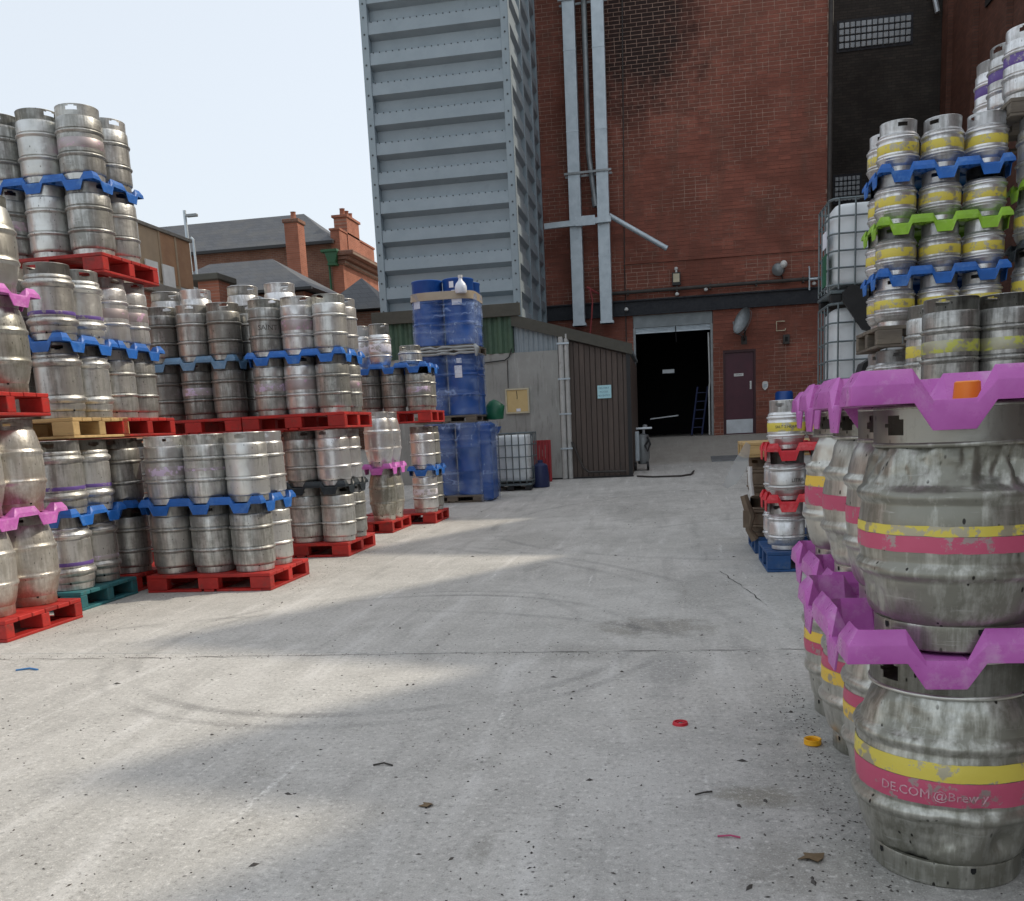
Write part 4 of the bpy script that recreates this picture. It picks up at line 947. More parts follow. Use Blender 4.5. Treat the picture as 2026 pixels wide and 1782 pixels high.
# things fixed to the facade
o = thing('satellite_dish', 'weathered satellite dish on the brick wall above maroon door', 'dish', (1.93, FY, 3.52))
m = MB(); m.lathe([(.30*math.sin(a), .10-.10*math.cos(a*1.4)) for a in [i*PI/16 for i in range(9)]], 28); m.lathe([(.30, .1), (.306, .1), (.306, .088), (.29, .088)], 28)
me = m.mesh('reflector', 'galv_dark', 50)
d = obj('reflector', me, o, (0, -.28, 0)); d.rotation_euler = Vector((-.72, -.62, .42)).to_track_quat('Z', 'Y').to_euler(); d.scale = (.8, 1.12, 1)
m = MB(); m.tube([(-.05, -.25, -.3), (-.3, -.55, -.22)], .012, 6); m.lathe([(0, -.03), (.025, -.03), (.03, .03), (0, .035)], 10, (-.3, -.55)); part('feed_arm', m, 'galv_dark', o)
m = MB(); m.tube([(0, -.22, -.05), (-.02, -.12, -.32), (-.02, 0, -.38)], .022, 8); m.box(-.09, .05, -.012, -.002, -.48, -.28); part('wall_bracket', m, 'pipe_dark', o)
o = thing('floodlight', 'black floodlight with pale glass on the wall pipe', 'lamp', (.29, FY-.1, 4.55))
m = MB(); m.box(-.10, .10, -.06, .05, 0, .30); part('housing', m, 'black_paint', o); part('glass', MB().box(-.075, .075, -.066, -.0605, .07, .27), 'cream', o)
m = MB(); m.lathe([(0, .30), (.03, .30), (.03, .36), (.045, .37), (.045, .42), (0, .44)], 12); part('sensor', m, 'white_paint', o, 40)
o = thing('globe_lamp', 'round grey bulkhead lamp high on the brick wall', 'lamp', (2.78, FY, 4.78))
m = MB(); m.lathe([(.13, -.02), (.16, .05), (.14, .12), (.07, .16), (0, .17)], 18); h = part('cowl', m, 'galv_dark', o, 40, (-.04, -.06, -.02), (PI/2+.3, 0, -.4))
m = MB(); m.lathe([(0.085*math.cos(a), .09*math.sin(a)) for a in [-PI/2+i*PI/8 for i in range(9)]], 14); part('globe', m, 'white_paint', o, 60, (.05, -.22, .06))
m = MB(); m.tube([(0, -.08, -.12), (.06, -.05, -.3), (.05, -.04, -.36)], .015, 6); part('cable', m, 'black_paint', o)
o = thing('camera_bracket', 'small metal frame and box mount on the lower brick wall', 'bracket', (2.78, FY, 3.25))
m = MB(); m.tube([(.10, -.03, .28), (-.10, -.08, .28), (-.10, -.08, .06), (.1, -.06, .06), (.12, -.02, .1)], .014, 6); part('tube_frame', m, 'cream', o)
m = MB(); m.box(.06, .21, -.08, -.005, -.26, -.04); part('box', m, 'pipe_dark', o); part('lens', MB().box(.10, .165, -.085, -.0805, -.2, -.1), 'dark_hole', o)
o = thing('call_point', 'white shield-shaped box on the wall beside maroon door', 'box', (2.41, FY, 2.02))
m = MB(); m.prism([(-.06, .08), (-.07, .02), (-.06, -.06), (0, -.12), (.06, -.06), (.07, .02), (.06, .08), (.03, .1), (-.03, .1)], -.05, -.003, 'Y'); part('case', m, 'white_paint', o); part('front_plate', MB().box(-.04, .04, -.054, -.0505, -.05, .03), 'galv', o)

# ducts
o = thing('exhaust_ducts', 'pair of tall pale square ducts with a round pipe between', 'duct', (0, FY-.4, 0))
for x0, x1, zb in ((-2.25, -1.96, 3.70), (-1.57, -1.28, 3.72)):
    d = part('square_duct', MB().bbox(x0, x1, -.15, .14, zb, 13.5, .006), 'galv', o)
    for z in (5.3, 8.2, 10.0):
        part('flange', MB().box(x0-.006, x1+.006, -.156, .146, z, z+.02), 'galv', d)
    part('end_collar', MB().box(x0-.01, x1+.03, -.16, .15, zb, zb+.06), 'galv', d)
m = MB(); m.tube([(-1.74, 0, 13.5), (-1.74, 0, 7.75), (-1.72, 0, 7.5), (-1.62, -.03, 6.62)], .065, 12); m.tube([(-1.635, -.025, 6.7), (-1.60, -.035, 6.48)], .085, 12); part('round_pipe', m, 'galv_dark', o, 40)
for z in (7.25, 11.1): m = MB(); m.beam((-2.34, -.17, z), (-1.20, -.17, z+.02), .02, .05); m.beam((-2.34, .155, z), (-1.20, .155, z+.02), .02, .05); part('strap', m, 'galv_dark', o)
m = MB(); m.beam((-2.86, -.22, 6.08), (-1.24, -.22, 6.13), .10, .13); m.box(-2.1, -1.62, -.29, -.26, 6.02, 6.24); part('bracket_arm', m, 'galv', o)
o2 = thing('outlet_pipe', 'galvanised round pipe jutting down from ducts across brick wall', 'pipe', (0, FY-.35, 0))
m = MB(); m.tube([(-1.30, .05, 6.28), (.08, -.05, 5.38)], .062, 16, False); m.tube([(-1.30, .05, 6.28), (.08, -.05, 5.38)], .056, 16, False); part('pipe', m, 'galv', o2, 40)
m = MB(); m.tube([(.045, -.048, 5.403), (.08, -.05, 5.38)], .066, 16, False); part('lip', m, 'galv', o2, 40)
M['red_cable'] = plain('red_cable', (.30, .05, .05), .5)
m = MB(); m.tube([(-1.83, 0, 4.62), (-1.76, -.05, 4.3), (-1.80, -.04, 3.85), (-1.86, -.02, 3.4)], .02, 8); m.tube([(-1.90, 0, 4.62), (-1.60, .1, 4.45)], .03, 6); tag(part('red_cable', m, 'red_cable', None, 40, (0, FY-.4, 0)), 'red cable hanging between the two pale ducts', 'cable')

# dark back wall, side building
bw = thing('dark_back_building', 'soot-blackened brick building with glass-block windows', 'building', (0, 30, 0))
m = MB(); m.box(3.852, 7.94, 0, .5, -.2, 16); part('wall', m, 'brick_black', bw)
M['block_glass'] = worn('glass_block', (.36, .40, .42), (.30, .34, .37), 8, (.12, .25), 0, .2, 20, rnd=.12)
bm_ = MB(); bm_.bbox(-.062, .062, -.03, .02, -.072, .072, .012); bme = bm_.mesh('glass_block', 'block_glass')
for wx, wz, nx, nz, px, pz in ((5.05, 11.49, 13, 4, .151, .18), (4.98, 7.36, 6, 5, .118, .14)):
    w = obj('window', MB().box(-.05, nx*px+.05, -.02, -.002, -.06, nz*pz+.06).mesh('window', 'beam_black'), bw, (wx, 0, wz))
    for i in range(nx):
        for j in range(nz):
            b = obj('glass_block', bme, w, (px*(i+.5), -.03, pz*(j+.5))); b.scale = (px/.151, 1, pz/.18)
m = MB(); m.tube([(7.4, -.1, 13.4), (7.65, -.25, 12.1)], .07, 8); part('gutter_end', m, 'galv', bw)
rb = thing('side_building', 'long dark brick building with gabled parapets along the yard side', 'building', (7.95, 0, 0))
poly = [(-14, -.3), (-14, 9.4), (-11.2, 11.7), (-8.2, 9.4), (-5.4, 11.7), (-2.5, 9.4), (.3, 11.6), (3.0, 9.3), (5.3, 11.6), (7.7, 9.2), (8.65, 10.6), (9.6, 9.2), (11.6, 11.7), (14.0, 9.2), (15.9, 11.8), (19.7, 9.2), (20.5, 9.2), (20.52, 14.2), (30.6, 14.2), (30.6, -.3)]
m = MB(); m.prism(poly, 0, 7, 'X'); part('wall', m, 'brick_dark_y', rb)
m = MB()
for y in (22.6, 24.9, 27.35, 29.6): m.box(-.14, -.002, y-.28, y+.28, 0, 14.1)
part('pilaster', m, 'brick_dark_y', rb)
m = MB(); m.box(-.05, -.003, 25.9, 26.5, 10.9, 12.4); part('vent', m, 'interior', rb)

# ------------------------------------------------------------------ clad tower
TX0, TX1, TY0, TY1, PZ = -6.0, -2.965, 19.8, 24.15, .578
tw = thing('clad_tower', 'tall blue-grey tower of horizontal metal cladding above the shed', 'tower', (TX0, TY0, 0))
L = TX1-TX0; D = TY1-TY0
prof = [(.11, 0), (.012, .105), (.0, .112), (-.008, .33), (.0, .345), (.11, .36), (.11, PZ)]
prof = [(.20, 0), (.175, .0), (.0, .075), (.02, .310), (.035, .322), (.185, .350), (.175, PZ)]
def panel(len_, name, f=1.0):
    m = MB(); P = [(y*f, z) for y, z in prof[1:]]
    vs = [(0, y, z) for y, z in P]+[(len_, y, z) for y, z in P]; k = len(P)
    m.add(vs, [(i, i+1, k+i+1, k+i) for i in range(k-1)]); return m
pm = panel(L-.30, 'cladding_panel').mesh('cladding_panel', 'clad', fix=False)
rv = MB()
for i in range(20):
    x = .07+(L-.44)*i/19
    rv.lathe([(0, 0), (.014, 0), (.010, .010), (0, .012)], 6, (x, 0))
rvm = MB(); rvm.add([(x, -z+.016, y+.312) for x, y, z in rv.v], rv.f); rme = rvm.mesh('rivet_row', 'rivet')
nz = 19; zb = 4.62-PZ*3+.11-.11
for k in range(nz):
    z = zb+PZ*k
    p = obj('cladding_panel', pm, tw, (.15, .004, z)); struct(obj('rivet_row', rme, p, (0, 0, 0)), 'stuff')
for x0, x1 in ((0, .148), (L-.148, L)): part('corner_post', MB().bbox(x0, x1, -.012, .21, 2.9, 13.8, .006), 'clad_post', tw)
bays = [0, 1.75, 3.25, D]
for a, b in zip(bays, bays[1:]):
    sm = panel(b-a-.12, 'p', .42).mesh('cladding_panel', 'clad', fix=False)
    for k in range(nz):
        o = obj('cladding_panel', sm, tw, (L-.004, a+.10, zb+PZ*k)); o.rotation_euler = (0, 0, PI/2)
for y in bays[1:]: part('side_post', MB().bbox(L-.12, L+.012, y-.02 if y < D else y-.08, y+.09 if y < D else y, 2.9, 13.8, .006), 'clad_post', tw)
part('side_corner_post', MB().bbox(L+.0005, L+.012, -.0115, .148, 2.9, 13.8, .003), 'clad_post', tw)
bolt = MB(); bolt.lathe([(0, 0), (.02, 0), (.016, .014), (0, .016)], 8); bo_ = MB(); bo_.add([(x, -z, y) for x, y, z in bolt.v], bolt.f); bme2 = bo_.mesh('bolt', 'rivet')
for k in range(nz):
    for x in (.07, L-.07):
        obj('bolt', bme2, tw, (x, -.0125, zb+PZ*k+.08)); obj('bolt', bme2, tw, (x, -.0125, zb+PZ*k+.40))
m = MB(); m.box(.14, L-.22, .215, D-.02, 2.9, 13.7); m.box(-.01, L+.01, -.01, D, 13.8, 14.0); part('core', m, 'clad_post', tw)

# ------------------------------------------------------------------ shed
sh = thing('shed', 'low shed of grey render, green corrugated sheet and brown boards', 'shed', (0, 19.2, 0))
m = MB(); m.box(-5.95, -2.16, 0, .2, -.2, 2.80); part('rendered_wall', m, 'render_grey', sh)
def corr(x0, x1, zl, zt0, zt1, mat, pitch=.165, amp=.03, y=0.0):
    m = MB(); n = int((x1-x0)/pitch*8); vs = []
    for i in range(n+1):
        x = x0+(x1-x0)*i/n; ph = (x/pitch) % 1; h = amp*(1 if ph < .35 else (1-(ph-.35)/.15 if ph < .5 else (0 if ph < .85 else (ph-.85)/.15)))
        zt = zt0+(zt1-zt0)*i/n; vs += [(x, y-h, zl), (x, y-h, zt)]
    m.add(vs, [(2*i, 2*i+2, 2*i+3, 2*i+1) for i in range(n)]); return part('corrugated_sheet', m, mat, sh)
corr(-5.95, -3.06, 2.80, 3.60, 3.60, 'corr_green', .21, .045, .02)
corr(-3.05, -2.0, 2.80, 3.50, 3.22, 'corr_blue', .10, .02, .06)
part('fascia_board', MB().bbox(-6.0, -2.88, -.10, -.04, 3.52, 3.77, .006), 'fascia', sh)
m = MB(); m.prism([(-3.08, 3.33), (-.66, 2.62), (-.66, 2.83), (-3.08, 3.56)], -.06, .02, 'Y'); part('verge_board', m, 'fascia', sh)
m = MB(); m.prism([(-3.08, 3.45), (-.70, 2.74), (-.70, 2.80), (-3.08, 3.53)], .022, 4.9, 'Y'); m.box(-5.95, -3.09, -.03, .7, 3.66, 3.74); part('roof_sheet', m, 'corr_blue', sh)
m = MB(); m.box(-3.0, -.75, .10, .16, -.2, 2.66); m.prism([(-3.05, 2.662), (-.75, 2.662), (-.75, 2.70), (-3.05, 3.42)], .10, .16, 'Y'); m.box(-.90, -.75, .162, 4.9, -.2, 2.70); part('frame_wall', m, 'board_brown', sh)
nb = 11; bwid = (1.96-.75-.0)/nb
for i in range(nb):
    x0 = -1.96+bwid*i; zt = 3.30-.2936*(x0+bwid+3.08)+.02; dy = rk.uniform(-.006, .004)
    b = MB(); b.prism([(x0+.008, .16), (x0+bwid-.008, .16), (x0+bwid-.008, zt-.02), (x0+.008, zt+.01)], .045+dy, .098, 'Y'); part('cladding_board', b, 'board_brown', sh)
for i in range(8):
    y0 = .06+.55*i; b = MB(); b.box(-.748, -.715, y0, y0+.53, .1, 2.62); part('cladding_board', b, 'board_brown', sh)
part('corner_post', MB().box(-.79, -.71, .0, .055, .1, 2.66), 'black_paint', sh)
m = MB(); m.tube([(-2.10, -.02, .2), (-2.09, -.02, 3.05)], .055, 10); m.tube([(-1.985, -.015, .2), (-1.98, -.015, 3.1)], .05, 10)
dp = part('downpipe', m, 'pipe_pale', sh, 40)
for z in (.8, 1.5, 2.2, 2.9): part('pipe_clip', MB().box(-2.17, -1.92, -.085, -.07, z, z+.035), 'galv', dp)
m = MB(); m.tube([(-3.85, -.03, 2.62), (-3.25, -.03, 2.66), (-3.16, -.03, 2.72), (-3.10, -.03, 2.88)], .013, 6); m.tube([(-3.20, -.02, 2.66), (-3.21, -.02, 2.1)], .008, 6); part('conduit', m, 'black_paint', sh)
m = MB(); m.tube([(-1.93, -.06, .95), (-1.72, -.1, .42), (-1.60, -.12, .32), (-.85, -.12, .31)], .025, 8); m.tube([(-.95, -.12, .31), (-.95, -.12, .5)], .012, 6); part('waste_pipe', m, 'pipe_dark', sh)
m = MB(); m.box(-2.4, -.70, -.03, .1, .0, .22); part('plinth', m, 'black_paint', sh)
o = thing('notice_board', 'buff notice board in cream frame on the grey shed wall', 'notice board', (-3.03, 19.2, 1.835), 0)
part('panel', MB().box(-.215, .215, -.03, -.004, -.225, .215), 'notice', o)
m = MB(); m.box(-.245, .245, -.045, -.002, .217, .247); m.box(-.245, .245, -.045, -.002, -.257, -.227); m.box(-.245, -.217, -.045, -.002, -.2268, .2168); m.box(.217, .245, -.045, -.002, -.2268, .2168); part('frame', m, 'cream', o)
part('paper', MB().box(-.03, .06, -.034, -.0305, -.22, -.16), 'paper', o)
m = MB(); m.tube([(-.01, -.035, .2), (.0, -.035, .08), (-.005, -.035, .03)], .006, 5); part('cord', m, 'pipe_dark', o)
o = thing('wall_sign', 'pale blue sign with three text lines on brown boards', 'sign', (-1.245, 19.236, 1.92))
part('plate', MB().bbox(-.14, .14, -.012, -.001, -.13, .13, .002), 'sign_blue', o)
for t_, z in (('DELIVERY', .075), ('ACCESS', 0.0), ('NO ENTRY', -.075)): obj('lettering', text_mesh(t_, .05, M['sign_ink']), o, (-.01, -.0135, z), (PI/2, 0, 0))
# grey wheeled machine at the shed's corner
o = thing('pump_unit', 'grey wheeled pump unit beside the shed corner', 'pump', (-.52, 20.1, gz(20.1)))
m = MB(); m.lathe([(0, .12), (.10, .13), (.14, .25), (.145, .62), (.12, .74), (0, .78)], 18); part('tank', m, 'galv_dark', o, 40)
m = MB(); m.bbox(-.16, -.07, -.16, -.04, .2, .82, .01); part('motor_case', m, 'galv', o)
m = MB(); m.bbox(-.14, .2, -.1, .06, .86, .90, .008); m.lathe([(0, .9), (.05, .9), (.05, .95), (0, .96)], 12, (.05, 0)); m.tube([(.02, 0, .76), (.02, 0, .87)], .03, 8); part('top_plate', m, 'alu', o)
for s in (-.16, .1):
    w = MB(); w.lathe([(.03, -.02), (.085, -.025), (.09, 0), (.085, .025), (.03, .02)], 18, closed=True); part('wheel', w, 'black_paint', o, 40, (s, -.08, .09), (0, PI/2, 0))
m = MB(); m.tube([(.1, -.1, .7), (.16, -.18, .55), (.1, -.2, .4), (.05, -.16, .52), (.12, -.12, .62)], .022, 8); part('hose', m, 'black_paint', o, 40)
m = MB(); m.tube([(-.62, 19.0, gz(19)+.02), (-.3, 18.75, gz(18.75)+.02), (.25, 18.7, gz(18.7)+.02), (.45, 18.95, gz(18.95)+.02), (.52, 19.5, gz(19.5)+.02)], .018, 8); tag(part('ground_hose', m, 'pipe_dark', None, 40), 'dark hose curving over the ground before the ramp', 'hose')
m = MB(); m.add([(.95, 20.95, gz(20.95)+.02), (2.1, 20.95, gz(20.95)+.02), (2.1, 21.5, gz(21.5)+.02), (.95, 21.5, gz(21.5)+.02), (.95, 20.95, gz(20.95)-.05), (2.1, 20.95, gz(20.95)-.05), (2.1, 21.5, gz(21.5)-.05), (.95, 21.5, gz(21.5)-.05)], [(0,1,2,3), (4,5,1,0), (5,6,2,1), (7,3,2,6), (4,0,3,7), (7,6,5,4)])
struct(part('drain_cover', m, 'galv_dark', None))

# ------------------------------------------------------------------ wrapped blue drums
M['drum_blue'] = worn('drum_blue', (.012, .085, .35), (.010, .062, .27), 4, (.3, .45), 0, .05, 20, ((.05, .1, .35), 5, .62, .5), rnd=.05)
def film():
    t = NT('stretch_film'); r = t.rnd(); w = t.math('MULTIPLY', r, 40); v = t.coord('Object')
    a = t.noise(t.coord('Object', (1, 1, .9)), 1.9, 3, .5, w, .6); hz = t.noise(t.coord('Object', (.5, .5, 7)), 2.2, 3, .5, w)
    ridge = t.math('MULTIPLY', t.ramp(t.math('ABSOLUTE', t.math('SUBTRACT', a, .5)), .014, .0), t.ramp(hz, .45, .6))
    b = t.noise(v, 3.0, 3, .5, w)
    t.col(t.mix(b, (.20, .34, .68), (.46, .56, .78))); t.p('Roughness', t.ramp(b, .3, .7, .10, .28))
    t.p('Alpha', t.math('ADD', t.math('ADD', t.ramp(b, .42, .64, .06, .40), t.ramp(hz, .54, .68, 0, .22)), t.math('MULTIPLY', ridge, .5), True))
    t.bump(t.math('ADD', a, t.math('MULTIPLY', hz, .5)), .7, .05); return t.m
M['film'] = film(); M['tape'] = worn('tape_buff', (.42, .35, .26), (.36, .30, .22), 5, (.3, .5), 0, .05, rnd=0)
M['bag_grey'] = worn('film_bunched', (.40, .42, .42), (.28, .30, .30), 6, (.3, .5), 0, .5, 14, rnd=0)
def drum_mesh(H, R):
    m = MB(); m.lathe([(0, 0), (R-.01, 0), (R, .008), (R, .03), (R-.008, .04), (R-.008, H*.31), (R+.006, H*.325), (R+.006, H*.34), (R-.008, H*.355), (R-.008, H*.64), (R+.006, H*.655), (R+.006, H*.67), (R-.008, H*.685), (R-.008, H-.04), (R, H-.03), (R, H-.008), (R-.012, H), (R-.02, H-.02), (0, H-.02)], 28); return m.mesh('shell', 'drum_blue', 40)
def wrap_shell(w, d, h, seed, mat='film', rr=.26, bulge=.012):
    m = MB(); n = 56; k = 14; vs = []
    for j in range(k+1):
        z = h*j/k
        for i in range(n):
            a = 2*PI*i/n; ca, sa = math.cos(a), math.sin(a); e = .45
            x = (w/2)*math.copysign(abs(ca)**e, ca); y = (d/2)*math.copysign(abs(sa)**e, sa); q = 1+bulge*noise.noise((x*4+seed, y*4, z*5))*2
            vs.append((x*q, y*q, z))
    m.add(vs, [(j*n+i, j*n+(i+1) % n, (j+1)*n+(i+1) % n, (j+1)*n+i) for j in range(k) for i in range(n)]); return m
def drum_tier(z0, H, R, xc, yc, nm, labels, wh=1.0):
    dm = drum_mesh(H, R); P = [(-1, -1), (1, -1), (1, 1), (-1, 1)]
    for i, (sx, sy) in enumerate(P[:3]):
        w = ['front drum nearest the kegs', 'front drum nearest the shed wall', 'rear drum nearest the shed wall'][i]
        o = thing('drum', f'blue plastic {w}, {nm} wrapped tier', 'drum', (xc+sx*(R+.005), yc+sy*(R+.005), z0), 0, 'wrapped blue drums'); obj('shell', dm, o)
        for lx, lz, lw, lh in labels.get(i, []):
            l = MB(); r = R+.009; n = 6
            vs = []
            for q in range(n+1):
                a = -PI/2+(lx-lw/2+lw*q/n)/r; vs += [(r*math.cos(a), r*math.sin(a), lz), (r*math.cos(a), r*math.sin(a), lz+lh)]
            l.add(vs, [(2*q, 2*q+2, 2*q+3, 2*q+1) for q in range(n)]); part('paper_label', l, 'paper', o)
    tag(part('stretch_wrap', wrap_shell(4*R+.06, 4*R+.06, H*wh+.02, z0*3), 'film', None, 60, (xc, yc, z0-.01)), f'clear stretch wrap round the blue drums of {nm} tier', 'wrap', 'stretch wrap on the drums')
DX, DY = -3.68, 16.15
zg = gz(15.8)
pallet('grey pallet under bottom tier of wrapped blue drums', DX-.55, DX+.55, DY-.55, DY+.55, zg, 'pal_grey', .12)
drum_tier(zg+.125, 1.22, .27, DX+.06, DY, 'bottom', {})
pallet('grey pallet between bottom and middle tiers of wrapped drums', DX-.58, DX+.50, DY-.55, DY+.55, zg+1.355, 'pal_grey', .12)
drum_tier(zg+1.48, 1.02, .265, DX-.02, DY, 'middle', {1: [(-.02, .62, .13, .2), (.0, .86, .09, .08)]})
pallet('grey pallet with bunched film below top tier of wrapped drums', DX-.60, DX+.52, DY-.55, DY+.55, zg+2.51, 'pal_grey', .13)
drum_tier(zg+2.645, 1.08, .265, DX-.02, DY, 'top', {0: [(-.15, .62, .15, .22)], 1: [(.02, .64, .17, .24), (-.06, .92, .08, .1)]}, .80)
m = wrap_shell(1.135, 1.135, .13, 2, rr=.2); tag(part('tape_band', m, 'tape', None, 60, (DX-.02, DY, zg+3.38)), 'buff tape band round the top tier of blue drums', 'tape')
m = MB()
for k in range(3):
    pts = [(DX-.62+1.2*i/12, DY-.57-.03*noise.noise((i*.9, k, 1)), zg+2.50+.05*k+.03*noise.noise((i*.7, k, 5))) for i in range(13)]; m.tube(pts, [.022+.014*noise.noise((i*1.3, k, 9)) for i in range(13)], 7)
for sx in (-.63, .54): m.tube([(DX+sx, DY-.56, zg+2.62), (DX+sx*1.08, DY-.6, zg+2.56), (DX+sx*1.04, DY-.58, zg+2.44)], [.03, .05, .02], 7)
tag(part('bunched_film', m, 'bag_grey', None, 50), 'bunched grey film hanging off pallet below top drums', 'wrap')
# clear flagon held on the top tier
M['flagon'] = plain('flagon_white', (.72, .76, .84), .3)
o = thing('flagon', 'small white plastic flagon strapped against the top blue drum', 'bottle', (DX+.36, DY-.575, zg+3.46))
m = MB(); m.lathe([(0, 0), (.085, 0), (.10, .03), (.10, .10), (.08, .15), (.035, .2), (.03, .24), (0, .24)], 18); part('bottle', m, 'flagon', o, 40)
m = MB(); m.lathe([(0, .242), (.038, .242), (.038, .285), (0, .288)], 14); part('lid', m, 'white_paint', o, 40)
# film-covered block beside the bottom tier
m = wrap_shell(.30, .62, 1.36, 9, rr=.1, bulge=.03); tag(part('wrapped_panel', m, 'drum_film' if 'drum_film' in M else 'film', None, 60, (DX+.62, DY-.25, zg)), 'film-covered blue bundle standing beside bottom drums', 'bundle')
m = MB(); m.bbox(-.10, .10, -.26, .26, .02, 1.32, .03); b_ = part('bundle_core', m, 'drum_blue', None, None, (DX+.62, DY-.25, zg)); tag(b_, 'flat blue plastic board stack inside clear film', 'boards')
M['green_bag'] = worn('green_bag', (.015, .16, .08), (.01, .10, .05), 5, (.3, .5), 0, .4, 12, rnd=0)
m = MB(); m.lathe([(0, 0), (.16, .01), (.2, .1), (.17, .24), (.08, .33), (0, .36)], 14); m.v = [(x*(1+.25*noise.noise((x*6, y*6, z*6))), y*.7, z) for x, y, z in m.v]; tag(part('green_bag', m, 'green_bag', None, 40, (DX+.62, DY+.5, zg+1.38)), 'green plastic bag showing behind the middle drums', 'bag')

# ------------------------------------------------------------------ caged tanks
M['ibc'] = worn('tank_white', (.80, .84, .86), (.74, .78, .80), 2, (.4, .55), 0, .05, 20, ((.5, .53, .53), 4, .64, .5), rnd=.04)
M['cage'] = worn('cage_steel', (.12, .15, .16), (.18, .21, .22), 5, (.4, .6), .5, .1, 30, rnd=0)
def ibc(label, x0, x1, y0, y1, z, H, nv=5, nh=5, mat='ibc', sticker=False):
    o = thing('caged_tank', label, 'tank', ((x0+x1)/2, (y0+y1)/2, z), 0, 'white tanks in steel cages'); w = x1-x0; d = y1-y0; base = .13
    m = MB(); n = 48; k = [(.93, base+.05), (.97, base+.07), (1, base+.13), (1, H-.17), (.975, H-.10), (.9, H-.06), (.3, H-.05), (0, H-.045)]; vs = []
    for q, z_ in k:
        for i in range(n):
            a = 2*PI*i/n; ca, sa = math.cos(a), math.sin(a); e = .34
            vs.append((q*(w/2-.045)*math.copysign(abs(ca)**e, ca), q*(d/2-.045)*math.copysign(abs(sa)**e, sa), z_))
    m.add(vs, [(j*n+i, j*n+(i+1) % n, (j+1)*n+(i+1) % n, (j+1)*n+i) for j in range(len(k)-1) for i in range(n)]); m.add([v for v in vs[:n]], [tuple(range(n))[::-1]]); part('bottle', m, mat, o, 50)
    m = MB(); m.lathe([(0, H-.05), (.08, H-.05), (.08, H-.01), (0, H-.005)], 16); part('lid', m, 'black_paint', o, 40)
    r = .011
    c = .10
    ring = [(-w/2+c, -d/2), (w/2-c, -d/2), (w/2-.03, -d/2+.03), (w/2, -d/2+c), (w/2, d/2-c), (w/2-.03, d/2-.03), (w/2-c, d/2), (-w/2+c, d/2), (-w/2+.03, d/2-.03), (-w/2, d/2-c), (-w/2, -d/2+c), (-w/2+.03, -d/2+.03), (-w/2+c, -d/2)]
    for j in range(nh):
        z_ = base+.05+(H-base-.07)*j/(nh-1); m = MB(); m.tube([(x, y, z_) for x, y in ring], r if 0 < j < nh-1 else r*1.3, 6); part('cage_bar', m, 'cage', o, 40)
    vb = MB(); vb.tube([(0, 0, base), (0, 0, H-.015)], r, 6); vm = vb.mesh('cage_bar', 'cage', 40)
    for i in range(nv):
        x = -w/2+.09+(w-.18)*i/(nv-1)
        obj('cage_bar', vm, o, (x, -d/2-.004, 0)); obj('cage_bar', vm, o, (x, d/2+.004, 0))
    for i in range(4):
        y = -d/2+.12+(d-.24)*i/3; obj('cage_bar', vm, o, (-w/2-.004, y, 0)); obj('cage_bar', vm, o, (w/2+.004, y, 0))
    m = MB(); m.bbox(-w/2, w/2, -d/2, d/2, base-.045, base-.005, .006); part('base_plate', m, 'cage', o)
    for sx in (-1, 0, 1):
        part('foot', MB().bbox(sx*(w/2-.07)-.06, sx*(w/2-.07)+.06, -d/2+.01, -d/2+.14, 0, base-.047, .006), 'black_paint', o); part('foot', MB().bbox(sx*(w/2-.07)-.06, sx*(w/2-.07)+.06, d/2-.14, d/2-.01, 0, base-.047, .006), 'black_paint', o)
    if sticker:
        part('green_sticker', MB().box(-w/2-.02, -w/2-.016, -d/2+.15, -d/2+.42, .2, .55), 'green_bag', o); part('white_sticker', MB().box(-w/2-.02, -w/2-.016, -d/2+.15, -d/2+.42, .62, .8), 'paper', o)
    return o
ibc('white caged tank on the ground against the grey shed wall', -3.33, -2.52, 17.2, 18.1, gz(17.5), 1.08, 6, 5)
ibc('bottom tank of the caged tank tower by brick wall', 1.84, 2.72, 11.3, 12.2, 0, 1.27, 5, 6)
ibc('middle tank of the caged tank tower by brick wall', 1.84, 2.72, 11.3, 12.2, 1.275, 1.24, 5, 6)
ibc('top tank of the caged tank tower by brick wall', 1.84, 2.72, 11.3, 12.2, 2.52, 1.12, 5, 6, sticker=True)
m = MB(); m.lathe([(.10, .16), (.105, .16), (.06, .06), (.03, .02), (.03, 0), (.02, 0), (.055, .06)], 18, closed=True); tag(part('funnel', m, 'drum_blue', None, 40, (-3.2, 17.5, gz(17.5)+1.04)), 'blue funnel standing on the lone white caged tank', 'funnel')
M['red_dull'] = worn('red_dull', (.33, .022, .03), (.26, .018, .022), 5, (.45, .65), 0, .1, rnd=0)
o = pallet('red plastic pallet leaning upright against the grey shed wall', -.42, .42, -.18, .18, 0, 'red_dull', .12, rotz=0, loc=(-2.52, 18.85, gz(18.8)+.42)); o.rotation_euler = (PI/2-.18, PI/2, 0)
m = MB(); m.lathe([(0, 0), (.16, .0), (.17, .03), (.16, .25), (.14, .42), (.05, .47), (.05, .52), (0, .52)], 18); tag(part('jerry_drum', m, 'blue_metal', None, 40, (-2.42, 17.75, gz(17.7))), 'small blue drum between white tank and red pallet', 'drum')
m = MB(); m.lathe([(0, 0), (.2, 0), (.21, .02), (.21, .38), (.22, .4), (.22, .43), (.21, .44), (.21, .8), (.22, .82), (.21, .85), (.20, 1.18), (.17, 1.22), (0, 1.22)], 24); tag(part('blue_barrel', m, 'drum_blue', None, 40, (2.68, 22.6, gz(22.6))), 'blue barrel at the brick wall behind small keg stack', 'barrel')
M['rubber'] = worn('rubber_black', (.012, .012, .013), (.02, .02, .021), 5, (.5, .7), 0, .3, 15, rnd=0)
